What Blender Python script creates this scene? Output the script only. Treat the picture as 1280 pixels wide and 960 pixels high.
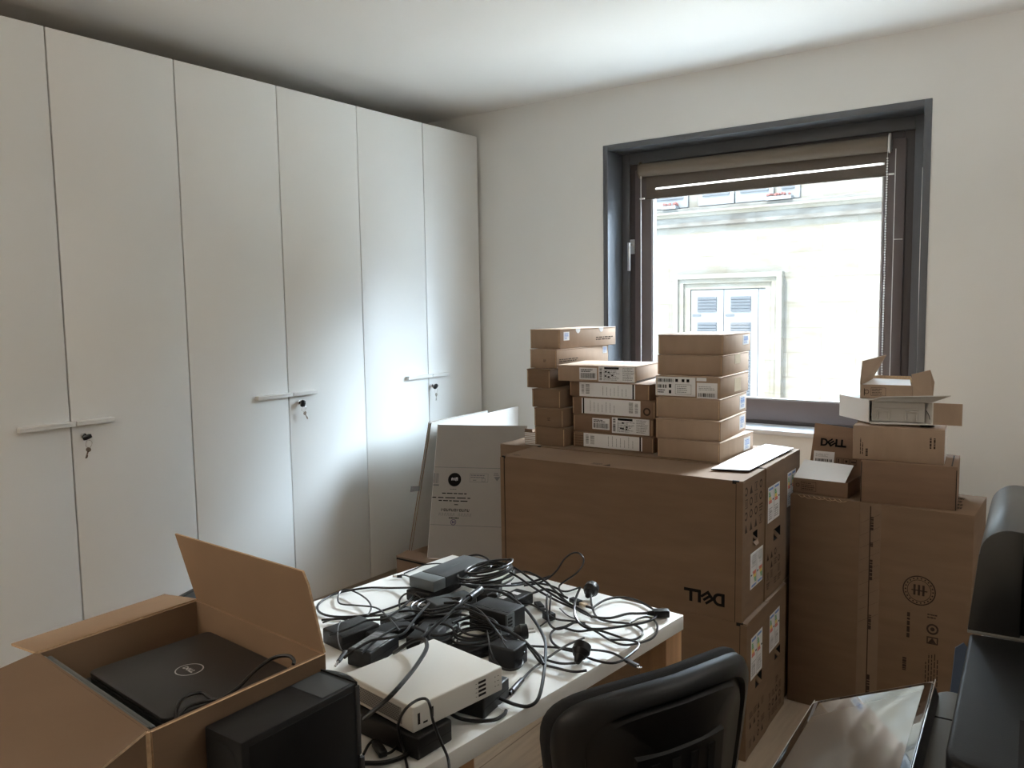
import bpy, bmesh, math, random
from mathutils import Vector, Matrix
scene = bpy.context.scene
for o in list(bpy.data.objects):
    bpy.data.objects.remove(o, do_unlink=True)
COL = scene.collection
R = math.radians

# ------------------------------------------------------------------ camera
cam_d = bpy.data.cameras.new('camera')
cam = bpy.data.objects.new('camera', cam_d)
COL.objects.link(cam)
YAW, PITCH, ROLL, FPX = 0.6266, 0.0936, -0.0157, 1025.65
fw = Vector((-math.sin(YAW) * math.cos(PITCH), math.cos(YAW) * math.cos(PITCH), -math.sin(PITCH)))
rt = Vector((math.cos(YAW), math.sin(YAW), 0))
up = rt.cross(fw)
r2 = rt * math.cos(ROLL) + up * math.sin(ROLL)
u2 = up * math.cos(ROLL) - rt * math.sin(ROLL)
mw = Matrix((r2, u2, -fw)).transposed().to_4x4()
mw.translation = (0, 0, 1.5)
cam.matrix_world = mw
cam_d.sensor_fit = 'HORIZONTAL'
cam_d.sensor_width = 36.0
cam_d.lens = 36.0 * FPX / 1280.0
cam_d.clip_start = 0.05
scene.camera = cam

# ------------------------------------------------------------------ sky, sun, exposure
vs = scene.view_settings
vs.view_transform = 'Standard'
vs.look = 'None'
vs.gamma = 1.0
vs.use_curve_mapping = False
vs.exposure = 1.1
scene.cycles.max_bounces = 10
scene.cycles.diffuse_bounces = 7
scene.cycles.caustics_reflective = False
scene.cycles.caustics_refractive = False

world = bpy.data.worlds.new('daylight')
scene.world = world
world.use_nodes = True
wn = world.node_tree.nodes
bg = wn['Background']
bg.inputs['Color'].default_value = (0.66, 0.82, 1.0, 1)
bg.inputs['Strength'].default_value = 9.5


def sun(name, travel, energy, angle, color):
    d = bpy.data.lights.new(name, 'SUN')
    d.energy = energy
    d.angle = R(angle)
    d.color = color
    o = bpy.data.objects.new(name, d)
    COL.objects.link(o)
    o.rotation_euler = Vector(travel).to_track_quat('-Z', 'Y').to_euler()
    o.location = Vector(travel) * -12
    return o


# the high sun comes over this building's roof and strikes the street and the house opposite
sun('sun', (0.30, 0.75, -1.25), 12.0, 0.6, (1.0, 0.95, 0.86))
# the bright open sky above the house opposite, a broad soft source
sun('sky_glow', (-1.30, -0.86, -0.84), 6, 30, (0.72, 0.86, 1.0))
sun('sky_glow_ahead', (-0.06, -1.0, -0.46), 14, 22, (0.86, 0.93, 1.0))

# ------------------------------------------------------------------ mesh builder
class MB:
    def __init__(self):
        self.v = []; self.f = []; self.m = []

    def add(self, pts, faces, m=0):
        b = len(self.v)
        self.v += [tuple(p) for p in pts]
        for f in faces:
            self.f.append([b + i for i in f]); self.m.append(m)
        return self

    def box(self, a, b, m=0):
        x0, y0, z0 = a; x1, y1, z1 = b
        p = [(x0, y0, z0), (x1, y0, z0), (x1, y1, z0), (x0, y1, z0), (x0, y0, z1), (x1, y0, z1), (x1, y1, z1), (x0, y1, z1)]
        return self.add(p, [(3, 2, 1, 0), (4, 5, 6, 7), (0, 1, 5, 4), (1, 2, 6, 5), (2, 3, 7, 6), (3, 0, 4, 7)], m)

    def obox(self, c, ax, ay, az, m=0):
        """box from centre and three half-axis vectors"""
        c, ax, ay, az = map(Vector, (c, ax, ay, az))
        p = [c + sx * ax + sy * ay + sz * az for sz in (-1, 1) for sx, sy in ((-1, -1), (1, -1), (1, 1), (-1, 1))]
        return self.add(p, [(3, 2, 1, 0), (4, 5, 6, 7), (0, 1, 5, 4), (1, 2, 6, 5), (2, 3, 7, 6), (3, 0, 4, 7)], m)

    def quad(self, a, b, c, d, m=0):
        return self.add([a, b, c, d], [(0, 1, 2, 3)], m)

    def slab(self, pts, th, m=0, me=None):
        """a flat sheet with thickness th along its normal (both ways)"""
        pts = [Vector(p) for p in pts]
        n = (pts[1] - pts[0]).cross(pts[-1] - pts[0]).normalized() * (th / 2)
        k = len(pts)
        v = [p + n for p in pts] + [p - n for p in pts]
        self.add(v, [list(range(k)), list(range(2 * k - 1, k - 1, -1))], m)
        b = len(self.v) - 2 * k
        for i in range(k):
            j = (i + 1) % k
            self.f.append([b + i, b + k + i, b + k + j, b + j]); self.m.append(m if me is None else me)
        return self

    def prism(self, poly, z0, z1, m=0, fn=None):
        """poly in (a,b); fn maps (a,b,c) to a point"""
        fn = fn or (lambda a, b, c: (a, b, c))
        k = len(poly)
        v = [fn(a, b, z0) for a, b in poly] + [fn(a, b, z1) for a, b in poly]
        f = [list(range(k - 1, -1, -1)), list(range(k, 2 * k))]
        for i in range(k):
            j = (i + 1) % k
            f.append([i, j, k + j, k + i])
        return self.add(v, f, m)

    def cyl(self, p0, p1, r0, r1=None, n=16, m=0):
        r1 = r0 if r1 is None else r1
        p0, p1 = Vector(p0), Vector(p1)
        d = (p1 - p0).normalized()
        a = d.orthogonal().normalized(); b = d.cross(a)
        v = []
        for p, r in ((p0, r0), (p1, r1)):
            for i in range(n):
                t = 2 * math.pi * i / n
                v.append(p + (a * math.cos(t) + b * math.sin(t)) * r)
        f = [list(range(n - 1, -1, -1)), list(range(n, 2 * n))]
        for i in range(n):
            j = (i + 1) % n
            f.append([i, j, n + j, n + i])
        return self.add(v, f, m)

    def ring(self, c, ax, ay, r0, r1, n=32, m=0):
        c, ax, ay = Vector(c), Vector(ax), Vector(ay)
        v = []
        for r in (r0, r1):
            for i in range(n):
                t = 2 * math.pi * i / n
                v.append(c + ax * (r * math.cos(t)) + ay * (r * math.sin(t)))
        return self.add(v, [(i, n + i, n + (i + 1) % n, (i + 1) % n) for i in range(n)], m)

    def disc(self, c, ax, ay, r, n=24, m=0):
        c, ax, ay = Vector(c), Vector(ax), Vector(ay)
        v = [c + ax * (r * math.cos(2 * math.pi * i / n)) + ay * (r * math.sin(2 * math.pi * i / n)) for i in range(n)]
        return self.add(v, [list(range(n))], m)

    def ball(self, c, r, n=8, m=0):
        c = Vector(c); v = []; f = []
        k = n // 2
        for i in range(1, k):
            ph = math.pi * i / k
            for j in range(n):
                t = 2 * math.pi * j / n
                v.append(c + Vector((math.sin(ph) * math.cos(t), math.sin(ph) * math.sin(t), math.cos(ph))) * r)
        v += [c + Vector((0, 0, r)), c - Vector((0, 0, r))]
        for i in range(k - 2):
            for j in range(n):
                a = i * n + j; b = i * n + (j + 1) % n
                f.append((a, a + n, b + n, b))
        for j in range(n):
            f.append((len(v) - 2, j, (j + 1) % n))
            f.append((len(v) - 1, (k - 2) * n + (j + 1) % n, (k - 2) * n + j))
        return self.add(v, f, m)

    def tube(self, pts, r, n=8, m=0, sub=6, closed=False):
        P = smooth_path(pts, sub, closed)
        k = len(P)
        rr = r if callable(r) else (lambda t: r)
        v = []; a = None
        for i, p in enumerate(P):
            if closed:
                d = P[(i + 1) % k] - P[i - 1]
            else:
                d = P[min(i + 1, k - 1)] - P[max(i - 1, 0)]
            if d.length < 1e-9: d = Vector((0, 0, 1))
            d.normalize()
            if a is None:
                a = d.orthogonal().normalized()
            a = (a - d * a.dot(d))
            a = a.normalized() if a.length > 1e-6 else d.orthogonal().normalized()
            b = d.cross(a)
            q = rr(i / max(1, k - 1))
            for j in range(n):
                t = 2 * math.pi * j / n
                v.append(p + (a * math.cos(t) + b * math.sin(t)) * q)
        f = []
        for i in range(k if closed else k - 1):
            i2 = (i + 1) % k
            for j in range(n):
                j2 = (j + 1) % n
                f.append((i * n + j, i * n + j2, i2 * n + j2, i2 * n + j))
        if not closed:
            f.append(list(range(n - 1, -1, -1))); f.append([(k - 1) * n + j for j in range(n)])
        return self.add(v, f, m)

    def build(self, name, mats, parent=None, bevel=0, seg=2, smooth=True, angle=35):
        me = bpy.data.meshes.new(name)
        me.from_pydata(self.v, [], self.f)
        mats = mats if isinstance(mats, (list, tuple)) else [mats]
        for mt in mats:
            me.materials.append(mt)
        me.polygons.foreach_set('material_index', self.m)
        if bevel:
            bm = bmesh.new(); bm.from_mesh(me)
            ed = [e for e in bm.edges if len(e.link_faces) == 2 and e.calc_face_angle(0) > R(30)]
            bmesh.ops.bevel(bm, geom=ed, offset=bevel, segments=seg, affect='EDGES', profile=0.5, clamp_overlap=True)
            bm.to_mesh(me); bm.free()
        if smooth:
            me.polygons.foreach_set('use_smooth', [True] * len(me.polygons))
            me.set_sharp_from_angle(angle=R(angle))
        me.update()
        o = bpy.data.objects.new(name, me)
        COL.objects.link(o)
        if parent is not None:
            o.parent = parent
        return o


def smooth_path(pts, sub=6, closed=False):
    P = [Vector(p) for p in pts]
    if len(P) < 3:
        return P
    out = []
    k = len(P)
    for i in range(k if closed else k - 1):
        if closed:
            a, b, c, d = P[i - 1], P[i], P[(i + 1) % k], P[(i + 2) % k]
        else:
            b, c = P[i], P[i + 1]
            a = P[i - 1] if i > 0 else b * 2 - c
            d = P[i + 2] if i + 2 < k else c * 2 - b
        for s in range(sub):
            t = s / sub
            out.append(0.5 * ((2 * b) + (c - a) * t + (2 * a - 5 * b + 4 * c - d) * t * t + (3 * b - a - 3 * c + d) * t ** 3))
    if not closed:
        out.append(P[-1])
    return out


def thing(name, label, cat, loc=(0, 0, 0), rz=0, group=None, kind=None):
    o = bpy.data.objects.new(name, None)
    o.empty_display_size = 0.05
    COL.objects.link(o)
    o.location = loc
    o.rotation_euler = (0, 0, rz)
    tag(o, label, cat, group, kind)
    return o


def tag(o, label=None, cat=None, group=None, kind=None):
    if label: o['label'] = label
    if cat: o['category'] = cat
    if group: o['group'] = group
    if kind: o['kind'] = kind
    return o


def struct(o, label, cat):
    return tag(o, label, cat, None, 'structure')


# ------------------------------------------------------------------ materials
def lin(c):
    return tuple(((x / 255) / 12.92 if x / 255 <= 0.04045 else ((x / 255 + 0.055) / 1.055) ** 2.4) for x in c)


def new_mat(name):
    m = bpy.data.materials.new(name); m.use_nodes = True
    return m, m.node_tree, m.node_tree.nodes['Principled BSDF']


def mat(name, col, rough=0.5, metal=0.0, var=0.06, scale=8.0, bump=0.0, bscale=200.0, spec=0.5, stretch=(1, 1, 1), coat=0.0):
    """procedural surface: base colour broken up by noise, optional fine bump"""
    m, nt, b = new_mat(name)
    N, L = nt.nodes, nt.links
    tc = N.new('ShaderNodeTexCoord')
    mp = N.new('ShaderNodeMapping'); mp.inputs['Scale'].default_value = stretch
    L.new(tc.outputs['Object'], mp.inputs['Vector'])
    nz = N.new('ShaderNodeTexNoise'); nz.inputs['Scale'].default_value = scale; nz.inputs['Detail'].default_value = 4
    L.new(mp.outputs['Vector'], nz.inputs['Vector'])
    rp = N.new('ShaderNodeValToRGB')
    rp.color_ramp.elements[0].position = 0.3; rp.color_ramp.elements[1].position = 0.7
    rp.color_ramp.elements[0].color = tuple(c * (1 - var) for c in col) + (1,)
    rp.color_ramp.elements[1].color = tuple(min(1, c * (1 + var)) for c in col) + (1,)
    L.new(nz.outputs['Fac'], rp.inputs['Fac'])
    L.new(rp.outputs['Color'], b.inputs['Base Color'])
    b.inputs['Roughness'].default_value = rough
    b.inputs['Metallic'].default_value = metal
    b.inputs['Specular IOR Level'].default_value = spec
    b.inputs['Coat Weight'].default_value = coat
    if bump:
        n2 = N.new('ShaderNodeTexNoise'); n2.inputs['Scale'].default_value = bscale; n2.inputs['Detail'].default_value = 2
        L.new(mp.outputs['Vector'], n2.inputs['Vector'])
        bp = N.new('ShaderNodeBump'); bp.inputs['Strength'].default_value = bump; bp.inputs['Distance'].default_value = 0.002
        L.new(n2.outputs['Fac'], bp.inputs['Height'])
        L.new(bp.outputs['Normal'], b.inputs['Normal'])
    return m


M = {}
M['wall'] = mat('wall_paint', (0.755, 0.75, 0.725), 0.85, var=0.012, scale=2, bump=0.08, bscale=120)
M['ceiling'] = mat('ceiling_paint', (0.85, 0.845, 0.83), 0.9, var=0.01, scale=2)
M['laminate'] = mat('white_laminate', (0.80, 0.80, 0.78), 0.33, var=0.01, scale=3, bump=0.02, bscale=60)
M['laminate_edge'] = mat('carcass_edge', (0.55, 0.50, 0.44), 0.5, var=0.02)
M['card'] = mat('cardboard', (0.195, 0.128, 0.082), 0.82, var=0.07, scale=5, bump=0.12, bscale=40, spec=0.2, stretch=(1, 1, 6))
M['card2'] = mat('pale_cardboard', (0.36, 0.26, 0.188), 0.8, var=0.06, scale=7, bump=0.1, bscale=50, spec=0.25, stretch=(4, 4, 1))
M['card3'] = mat('reddish_cardboard', (0.235, 0.152, 0.102), 0.82, var=0.07, scale=5, bump=0.12, bscale=40, spec=0.2, stretch=(1, 1, 6))
M['card_in'] = mat('cardboard_inner', (0.31, 0.205, 0.13), 0.85, var=0.05, scale=9, spec=0.2)
M['card_edge'] = mat('cardboard_cut_edge', (0.52, 0.36, 0.22), 0.9, var=0.15, scale=150)
M['white_card'] = mat('white_card', (0.74, 0.72, 0.69), 0.7, var=0.02, scale=6, bump=0.05, bscale=40)
M['panel_card'] = mat('shaded_white_card', (0.36, 0.338, 0.315), 0.8, var=0.03, scale=6)  # darker copy of the white card, shade put into its colour
M['grey_card'] = mat('grey_white_card', (0.55, 0.53, 0.50), 0.75, var=0.03, scale=6)
M['paper'] = mat('label_paper', (0.74, 0.74, 0.75), 0.6, var=0.015, scale=20)
M['ink'] = mat('black_ink', (0.010, 0.0095, 0.010), 0.85, var=0.1, spec=0.1)
M['ink_soft'] = mat('faded_ink', (0.05, 0.035, 0.027), 0.9, spec=0.1, var=0.2, scale=60)
M['ink_grey'] = mat('grey_ink', (0.17, 0.17, 0.175), 0.8, var=0.1, scale=60)
M['ink_blue'] = mat('blue_ink', (0.16, 0.30, 0.62), 0.6, var=0.1, scale=40)
M['ink_purple'] = mat('violet_ink', (0.07, 0.05, 0.14), 0.7, var=0.1)
M['en_green'] = mat('energy_green', (0.05, 0.33, 0.10), 0.6)
M['en_yellow'] = mat('energy_yellow', (0.75, 0.55, 0.04), 0.6)
M['en_red'] = mat('energy_red', (0.62, 0.09, 0.05), 0.6)
M['tape'] = mat('paper_tape', (0.55, 0.46, 0.33), 0.35, var=0.05, scale=30)
M['tape_brown'] = mat('brown_packing_tape', (0.21, 0.139, 0.089), 0.65, var=0.06, scale=20)
M['anthracite'] = mat('anthracite_lacquer', (0.105, 0.111, 0.122), 0.38, var=0.04, scale=4)
M['frame'] = mat('dark_brown_aluminium', (0.058, 0.048, 0.048), 0.4, var=0.06, scale=5)
M['sash'] = mat('taupe_brown_aluminium', (0.125, 0.100, 0.097), 0.42, var=0.05, scale=5)
M['gasket'] = mat('pale_gasket', (0.42, 0.40, 0.40), 0.5)
M['sill'] = mat('satin_sill', (0.62, 0.63, 0.65), 0.22, var=0.02)
M['blind'] = mat('taupe_blind_fabric', (0.17, 0.14, 0.108), 0.85, var=0.06, scale=300)
M['blind_dark'] = mat('dark_blind_fabric', (0.12, 0.10, 0.084), 0.85, var=0.08, scale=300)
M['metal'] = mat('brushed_metal', (0.62, 0.61, 0.60), 0.28, metal=1.0, var=0.05, scale=40)
M['chrome'] = mat('bright_metal', (0.8, 0.79, 0.78), 0.15, metal=1.0, var=0.02)
M['white_plastic'] = mat('white_plastic', (0.75, 0.745, 0.72), 0.45, var=0.01)
M['black'] = mat('black_plastic', (0.007, 0.007, 0.0075), 0.42, var=0.15, scale=30, spec=0.35)
M['black_matte'] = mat('black_textured_plastic', (0.008, 0.0083, 0.009), 0.5, var=0.15, scale=40, bump=0.1, bscale=900, spec=0.4)
M['rubber'] = mat('black_cable_rubber', (0.006, 0.006, 0.0065), 0.33, var=0.1, scale=60, spec=0.45)
M['rubber_grey'] = mat('dark_grey_cable', (0.05, 0.05, 0.053), 0.33, var=0.1, scale=60)
M['dock'] = mat('slate_grey_plastic', (0.055, 0.063, 0.068), 0.5, var=0.06, scale=20)
M['dock_cap'] = mat('lighter_slate_plastic', (0.10, 0.115, 0.12), 0.5, var=0.05, scale=20)
M['adapter_label'] = mat('adapter_label', (0.17, 0.175, 0.185), 0.35, var=0.5, scale=70)
M['lid'] = mat('laptop_lid', (0.022, 0.021, 0.021), 0.42, var=0.12, scale=14, bump=0.05, bscale=800)
M['silver_ink'] = mat('silver_print', (0.55, 0.55, 0.55), 0.35, metal=0.3)
M['grey_plastic'] = mat('grey_laptop_plastic', (0.075, 0.085, 0.088), 0.4, var=0.05)
M['table'] = mat('white_table_laminate', (0.80, 0.80, 0.775), 0.3, var=0.012, scale=4)
M['wood'] = mat('beech_leg', (0.42, 0.235, 0.115), 0.5, var=0.16, scale=3, stretch=(14, 14, 1), bump=0.05, bscale=30)
M['mini'] = mat('cream_white_casing', (0.70, 0.69, 0.65), 0.45, var=0.01)
M['mini_side'] = mat('warm_grey_grille', (0.30, 0.29, 0.27), 0.5, var=0.05)
M['hole'] = mat('dark_opening', (0.006, 0.006, 0.006), 0.9)
M['printer'] = mat('charcoal_printer_plastic', (0.0095, 0.0097, 0.010), 0.42, var=0.1, scale=30, bump=0.1, bscale=700, spec=0.22)
M['printer_gloss'] = mat('satin_printer_cover', (0.016, 0.0165, 0.017), 0.33, var=0.1, scale=30, spec=0.9)
M['printer_grey'] = mat('warm_grey_printer_plastic', (0.17, 0.165, 0.155), 0.45, var=0.04, scale=20, bump=0.1, bscale=600)
M['blue_paper'] = mat('blue_grey_folder', (0.09, 0.13, 0.21), 0.5, var=0.05)
M['chair'] = mat('black_chair_shell', (0.006, 0.006, 0.0065), 0.42, var=0.12, scale=30, bump=0.06, bscale=500, spec=0.4)
M['chair_fabric'] = mat('black_chair_fabric', (0.009, 0.009, 0.010), 0.9, var=0.2, scale=300, bump=0.3, bscale=700)
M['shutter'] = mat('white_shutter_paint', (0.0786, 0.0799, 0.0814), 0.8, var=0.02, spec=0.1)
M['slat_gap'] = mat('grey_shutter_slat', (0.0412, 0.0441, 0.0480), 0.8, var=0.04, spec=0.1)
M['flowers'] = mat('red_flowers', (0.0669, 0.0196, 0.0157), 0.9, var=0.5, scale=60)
M['paving'] = mat('pale_street_paving', (0.80, 0.775, 0.72), 0.95, var=0.04, scale=3)
M['roof'] = mat('roof_felt', (0.3, 0.3, 0.3), 0.95)


def glass_mat(name):
    m, nt, b = new_mat(name)
    N, L = nt.nodes, nt.links
    N.remove(b)
    tr = N.new('ShaderNodeBsdfTransparent'); tr.inputs['Color'].default_value = (0.96, 0.975, 0.97, 1)
    gl = N.new('ShaderNodeBsdfGlossy'); gl.inputs['Roughness'].default_value = 0.01
    lw = N.new('ShaderNodeLayerWeight'); lw.inputs['Blend'].default_value = 0.5
    pw = N.new('ShaderNodeMath'); pw.operation = 'POWER'; pw.inputs[1].default_value = 5.0
    ma = N.new('ShaderNodeMath'); ma.operation = 'MULTIPLY_ADD'; ma.inputs[1].default_value = 0.7; ma.inputs[2].default_value = 0.03
    L.new(lw.outputs['Facing'], pw.inputs[0]); L.new(pw.outputs[0], ma.inputs[0])
    mx = N.new('ShaderNodeMixShader')
    L.new(ma.outputs[0], mx.inputs['Fac']); L.new(tr.outputs[0], mx.inputs[1]); L.new(gl.outputs[0], mx.inputs[2])
    L.new(mx.outputs[0], N['Material Output'].inputs['Surface'])
    return m


M['glass'] = glass_mat('window_glass')
m, nt, b = new_mat('touchscreen_glass')
b.inputs['Base Color'].default_value = (0.006, 0.006, 0.007, 1)
b.inputs['Roughness'].default_value = 0.03
b.inputs['IOR'].default_value = 1.75
M['screen_glass'] = m
m, nt, b = new_mat('touchscreen_display')
b.inputs['Base Color'].default_value = (0.13, 0.127, 0.12, 1)
b.inputs['Roughness'].default_value = 0.03
b.inputs['IOR'].default_value = 1.75
M['display'] = m


def sheer_mat():
    m, nt, b = new_mat('sheer_band')
    N, L = nt.nodes, nt.links
    N.remove(b)
    tl = N.new('ShaderNodeBsdfTranslucent'); tl.inputs['Color'].default_value = (0.8, 0.76, 0.7, 1)
    tp = N.new('ShaderNodeBsdfTransparent')
    mx = N.new('ShaderNodeMixShader'); mx.inputs['Fac'].default_value = 0.35
    L.new(tl.outputs[0], mx.inputs[1]); L.new(tp.outputs[0], mx.inputs[2])
    L.new(mx.outputs[0], N['Material Output'].inputs['Surface'])
    return m


M['sheer'] = sheer_mat()


def floor_mat():
    m, nt, b = new_mat('light_wood_floor')
    N, L = nt.nodes, nt.links
    tc = N.new('ShaderNodeTexCoord')
    mp = N.new('ShaderNodeMapping'); mp.inputs['Rotation'].default_value = (0, 0, R(90))
    L.new(tc.outputs['Object'], mp.inputs['Vector'])
    br = N.new('ShaderNodeTexBrick')
    br.inputs['Scale'].default_value = 1.0
    br.inputs['Brick Width'].default_value = 1.3; br.inputs['Row Height'].default_value = 0.16
    br.inputs['Mortar Size'].default_value = 0.0025
    br.inputs['Color1'].default_value = (0.50, 0.40, 0.30, 1); br.inputs['Color2'].default_value = (0.56, 0.455, 0.345, 1)
    br.inputs['Mortar'].default_value = (0.26, 0.20, 0.14, 1)
    L.new(mp.outputs['Vector'], br.inputs['Vector'])
    m2 = N.new('ShaderNodeMapping'); m2.inputs['Scale'].default_value = (18, 1.5, 1)
    L.new(tc.outputs['Object'], m2.inputs['Vector'])
    nz = N.new('ShaderNodeTexNoise'); nz.inputs['Scale'].default_value = 3; nz.inputs['Detail'].default_value = 6
    L.new(m2.outputs['Vector'], nz.inputs['Vector'])
    mx = N.new('ShaderNodeMix'); mx.data_type = 'RGBA'; mx.blend_type = 'MULTIPLY'; mx.inputs['Factor'].default_value = 0.45
    L.new(br.outputs['Color'], mx.inputs['A']); L.new(nz.outputs['Fac'], mx.inputs['B'])
    L.new(mx.outputs['Result'], b.inputs['Base Color'])
    b.inputs['Roughness'].default_value = 0.42
    return m


def stone_mat(name, c1, c2, mortar, bw=0.78, rh=0.30, dark=0.0):
    m, nt, b = new_mat(name)
    N, L = nt.nodes, nt.links
    tc = N.new('ShaderNodeTexCoord')
    sp = N.new('ShaderNodeSeparateXYZ'); cb = N.new('ShaderNodeCombineXYZ')
    L.new(tc.outputs['Object'], sp.inputs[0])
    L.new(sp.outputs['X'], cb.inputs['X']); L.new(sp.outputs['Z'], cb.inputs['Y'])
    br = N.new('ShaderNodeTexBrick')
    br.inputs['Scale'].default_value = 1.0
    br.inputs['Brick Width'].default_value = bw; br.inputs['Row Height'].default_value = rh
    br.inputs['Mortar Size'].default_value = 0.008; br.inputs['Mortar Smooth'].default_value = 0.4
    br.inputs['Color1'].default_value = c1 + (1,); br.inputs['Color2'].default_value = c2 + (1,)
    br.inputs['Mortar'].default_value = mortar + (1,)
    L.new(cb.outputs[0], br.inputs['Vector'])
    mp = N.new('ShaderNodeMapping'); mp.inputs['Scale'].default_value = (1.2, 1, 4)
    L.new(tc.outputs['Object'], mp.inputs['Vector'])
    nz = N.new('ShaderNodeTexNoise'); nz.inputs['Scale'].default_value = 2.2; nz.inputs['Detail'].default_value = 8; nz.inputs['Roughness'].default_value = 0.65
    L.new(mp.outputs['Vector'], nz.inputs['Vector'])
    rp = N.new('ShaderNodeValToRGB')
    rp.color_ramp.elements[0].position = 0.36; rp.color_ramp.elements[1].position = 0.62
    rp.color_ramp.elements[0].color = (0.76 - dark, 0.67 - dark, 0.52 - dark * 0.8, 1); rp.color_ramp.elements[1].color = (1, 1, 1, 1)
    L.new(nz.outputs['Fac'], rp.inputs['Fac'])
    mx = N.new('ShaderNodeMix'); mx.data_type = 'RGBA'; mx.blend_type = 'MULTIPLY'; mx.inputs['Factor'].default_value = 0.8
    L.new(br.outputs['Color'], mx.inputs['A']); L.new(rp.outputs['Color'], mx.inputs['B'])
    L.new(mx.outputs['Result'], b.inputs['Base Color'])
    b.inputs['Roughness'].default_value = 0.95
    return m


M['floor'] = floor_mat()
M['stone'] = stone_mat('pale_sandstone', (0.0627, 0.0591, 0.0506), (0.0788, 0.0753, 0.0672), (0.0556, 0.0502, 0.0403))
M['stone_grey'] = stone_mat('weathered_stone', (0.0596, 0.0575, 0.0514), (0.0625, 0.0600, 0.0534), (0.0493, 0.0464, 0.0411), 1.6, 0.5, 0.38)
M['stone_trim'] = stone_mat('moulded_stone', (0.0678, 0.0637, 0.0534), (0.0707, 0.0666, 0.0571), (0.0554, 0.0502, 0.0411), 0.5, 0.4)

# ------------------------------------------------------------------ room shell
XL, XR, YB, YW, ZC = -3.80, 1.70, -2.0, 4.018, 2.667
T_ = 0.22
WX0, WX1, WZ0, WZ1 = -2.268, -0.646, 0.862, 2.368     # wall opening (outer edge of the grey surround)
struct(MB().box((XL - T_, YB - T_, -0.2), (XR + T_, YW + T_, 0)).build('floor', M['floor'], smooth=False), 'light wood plank floor', 'floor')
struct(MB().box((XL - T_, YB - T_, ZC), (XR + T_, YW + T_, ZC + 0.25)).build('ceiling', M['ceiling'], smooth=False), 'white painted ceiling', 'ceiling')
struct(MB().box((XL - T_, YB - T_, 0), (XL, YW + T_, ZC)).build('wall_left', M['wall'], smooth=False), 'off-white wall behind the wardrobes', 'wall')
struct(MB().box((XR, YB - T_, 0), (XR + T_, YW + T_, ZC)).build('wall_right', M['wall'], smooth=False), 'off-white wall to the right', 'wall')
struct(MB().box((XL, YB - T_, 0), (XR, YB, ZC)).build('wall_front', M['wall'], smooth=False), 'off-white wall behind the viewer', 'wall')
wb = MB()
wb.box((XL, YW, 0), (WX0, YW + T_, ZC)); wb.box((WX1, YW, 0), (XR, YW + T_, ZC))
wb.box((WX0, YW, 0), (WX1, YW + T_, WZ0)); wb.box((WX0, YW, WZ1), (WX1, YW + T_, ZC))
struct(wb.build('wall_back', M['wall'], smooth=False), 'off-white wall with the window', 'wall')

# ------------------------------------------------------------------ window
win = thing('window_1', 'large dark framed window in a grey lined reveal', 'window', ((WX0 + WX1) / 2, YW, WZ0), 0, None, 'structure')
WO = Vector(win.location)


def wbuild(mb, name, mt, **k):
    mb.v = [tuple(Vector(p) - WO) for p in mb.v]
    return mb.build(name, mt, win, **k)


# grey surround: a lining that wraps the reveal and laps a little onto the wall
t = 0.03
a = MB()
a.box((WX0, YW - 0.006, WZ0), (WX0 + t, YW + 0.17, WZ1))
a.box((WX1 - t, YW - 0.006, WZ0), (WX1, YW + 0.17, WZ1))
a.box((WX0 + t, YW - 0.006, WZ1 - t), (WX1 - t, YW + 0.17, WZ1))
wbuild(a, 'reveal_lining', M['anthracite'], bevel=0.002)
ix0, ix1, iz1 = WX0 + t, WX1 - t, WZ1 - t
a = MB()
a.box((ix0, YW + 0.155, WZ0 + 0.012), (-2.190, YW + 0.18, iz1))
a.box((-0.738, YW + 0.155, WZ0 + 0.012), (ix1, YW + 0.18, iz1))
a.box((-2.190, YW + 0.155, 2.278), (-0.738, YW + 0.18, iz1))
wbuild(a, 'inner_lining', M['anthracite'], bevel=0.002)
# fixed outer frame
a = MB()
fx0, fx1, fz0, fz1 = -2.190, -0.738, WZ0 + 0.014, 2.278
yf = YW + 0.165
a.box((fx0, yf, fz0), (fx0 + 0.045, yf + 0.06, fz1)); a.box((fx1 - 0.045, yf, fz0), (fx1, yf + 0.06, fz1))
a.box((fx0 + 0.045, yf, fz0), (fx1 - 0.045, yf + 0.06, fz0 + 0.03)); a.box((fx0 + 0.045, yf, fz1 - 0.045), (fx1 - 0.045, yf + 0.06, fz1))
wbuild(a, 'window_frame', M['frame'], bevel=0.003)
# opening sash
sx0, sx1, sz0, sz1 = fx0 + 0.035, fx1 - 0.035, fz0 + 0.022, fz1 - 0.035
gx0, gx1, gz0, gz1 = -2.052, -0.866, 1.004, 2.17
ys = yf - 0.012
a = MB()
a.box((sx0, ys, sz0), (gx0, ys + 0.06, sz1)); a.box((gx1, ys, sz0), (sx1, ys + 0.06, sz1))
a.box((gx0, ys, sz0), (gx1, ys + 0.06, gz0)); a.box((gx0, ys, gz1), (gx1, ys + 0.06, sz1))
wbuild(a, 'window_sash', M['sash'], bevel=0.004)
a = MB()
for (p, q) in (((gx0 - 0.001, ys + 0.006, gz0), (gx0 + 0.007, ys + 0.04, gz1)), ((gx1 - 0.007, ys + 0.006, gz0), (gx1 + 0.001, ys + 0.04, gz1)), ((gx0, ys + 0.006, gz0 - 0.001), (gx1, ys + 0.04, gz0 + 0.007))):
    a.box(p, q)
wbuild(a, 'glazing_bead', M['gasket'])
a = MB()
a.box((gx0, ys + 0.024, gz0), (gx1, ys + 0.028, gz1))
wbuild(a, 'glass_pane', M['glass'], smooth=False)
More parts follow.
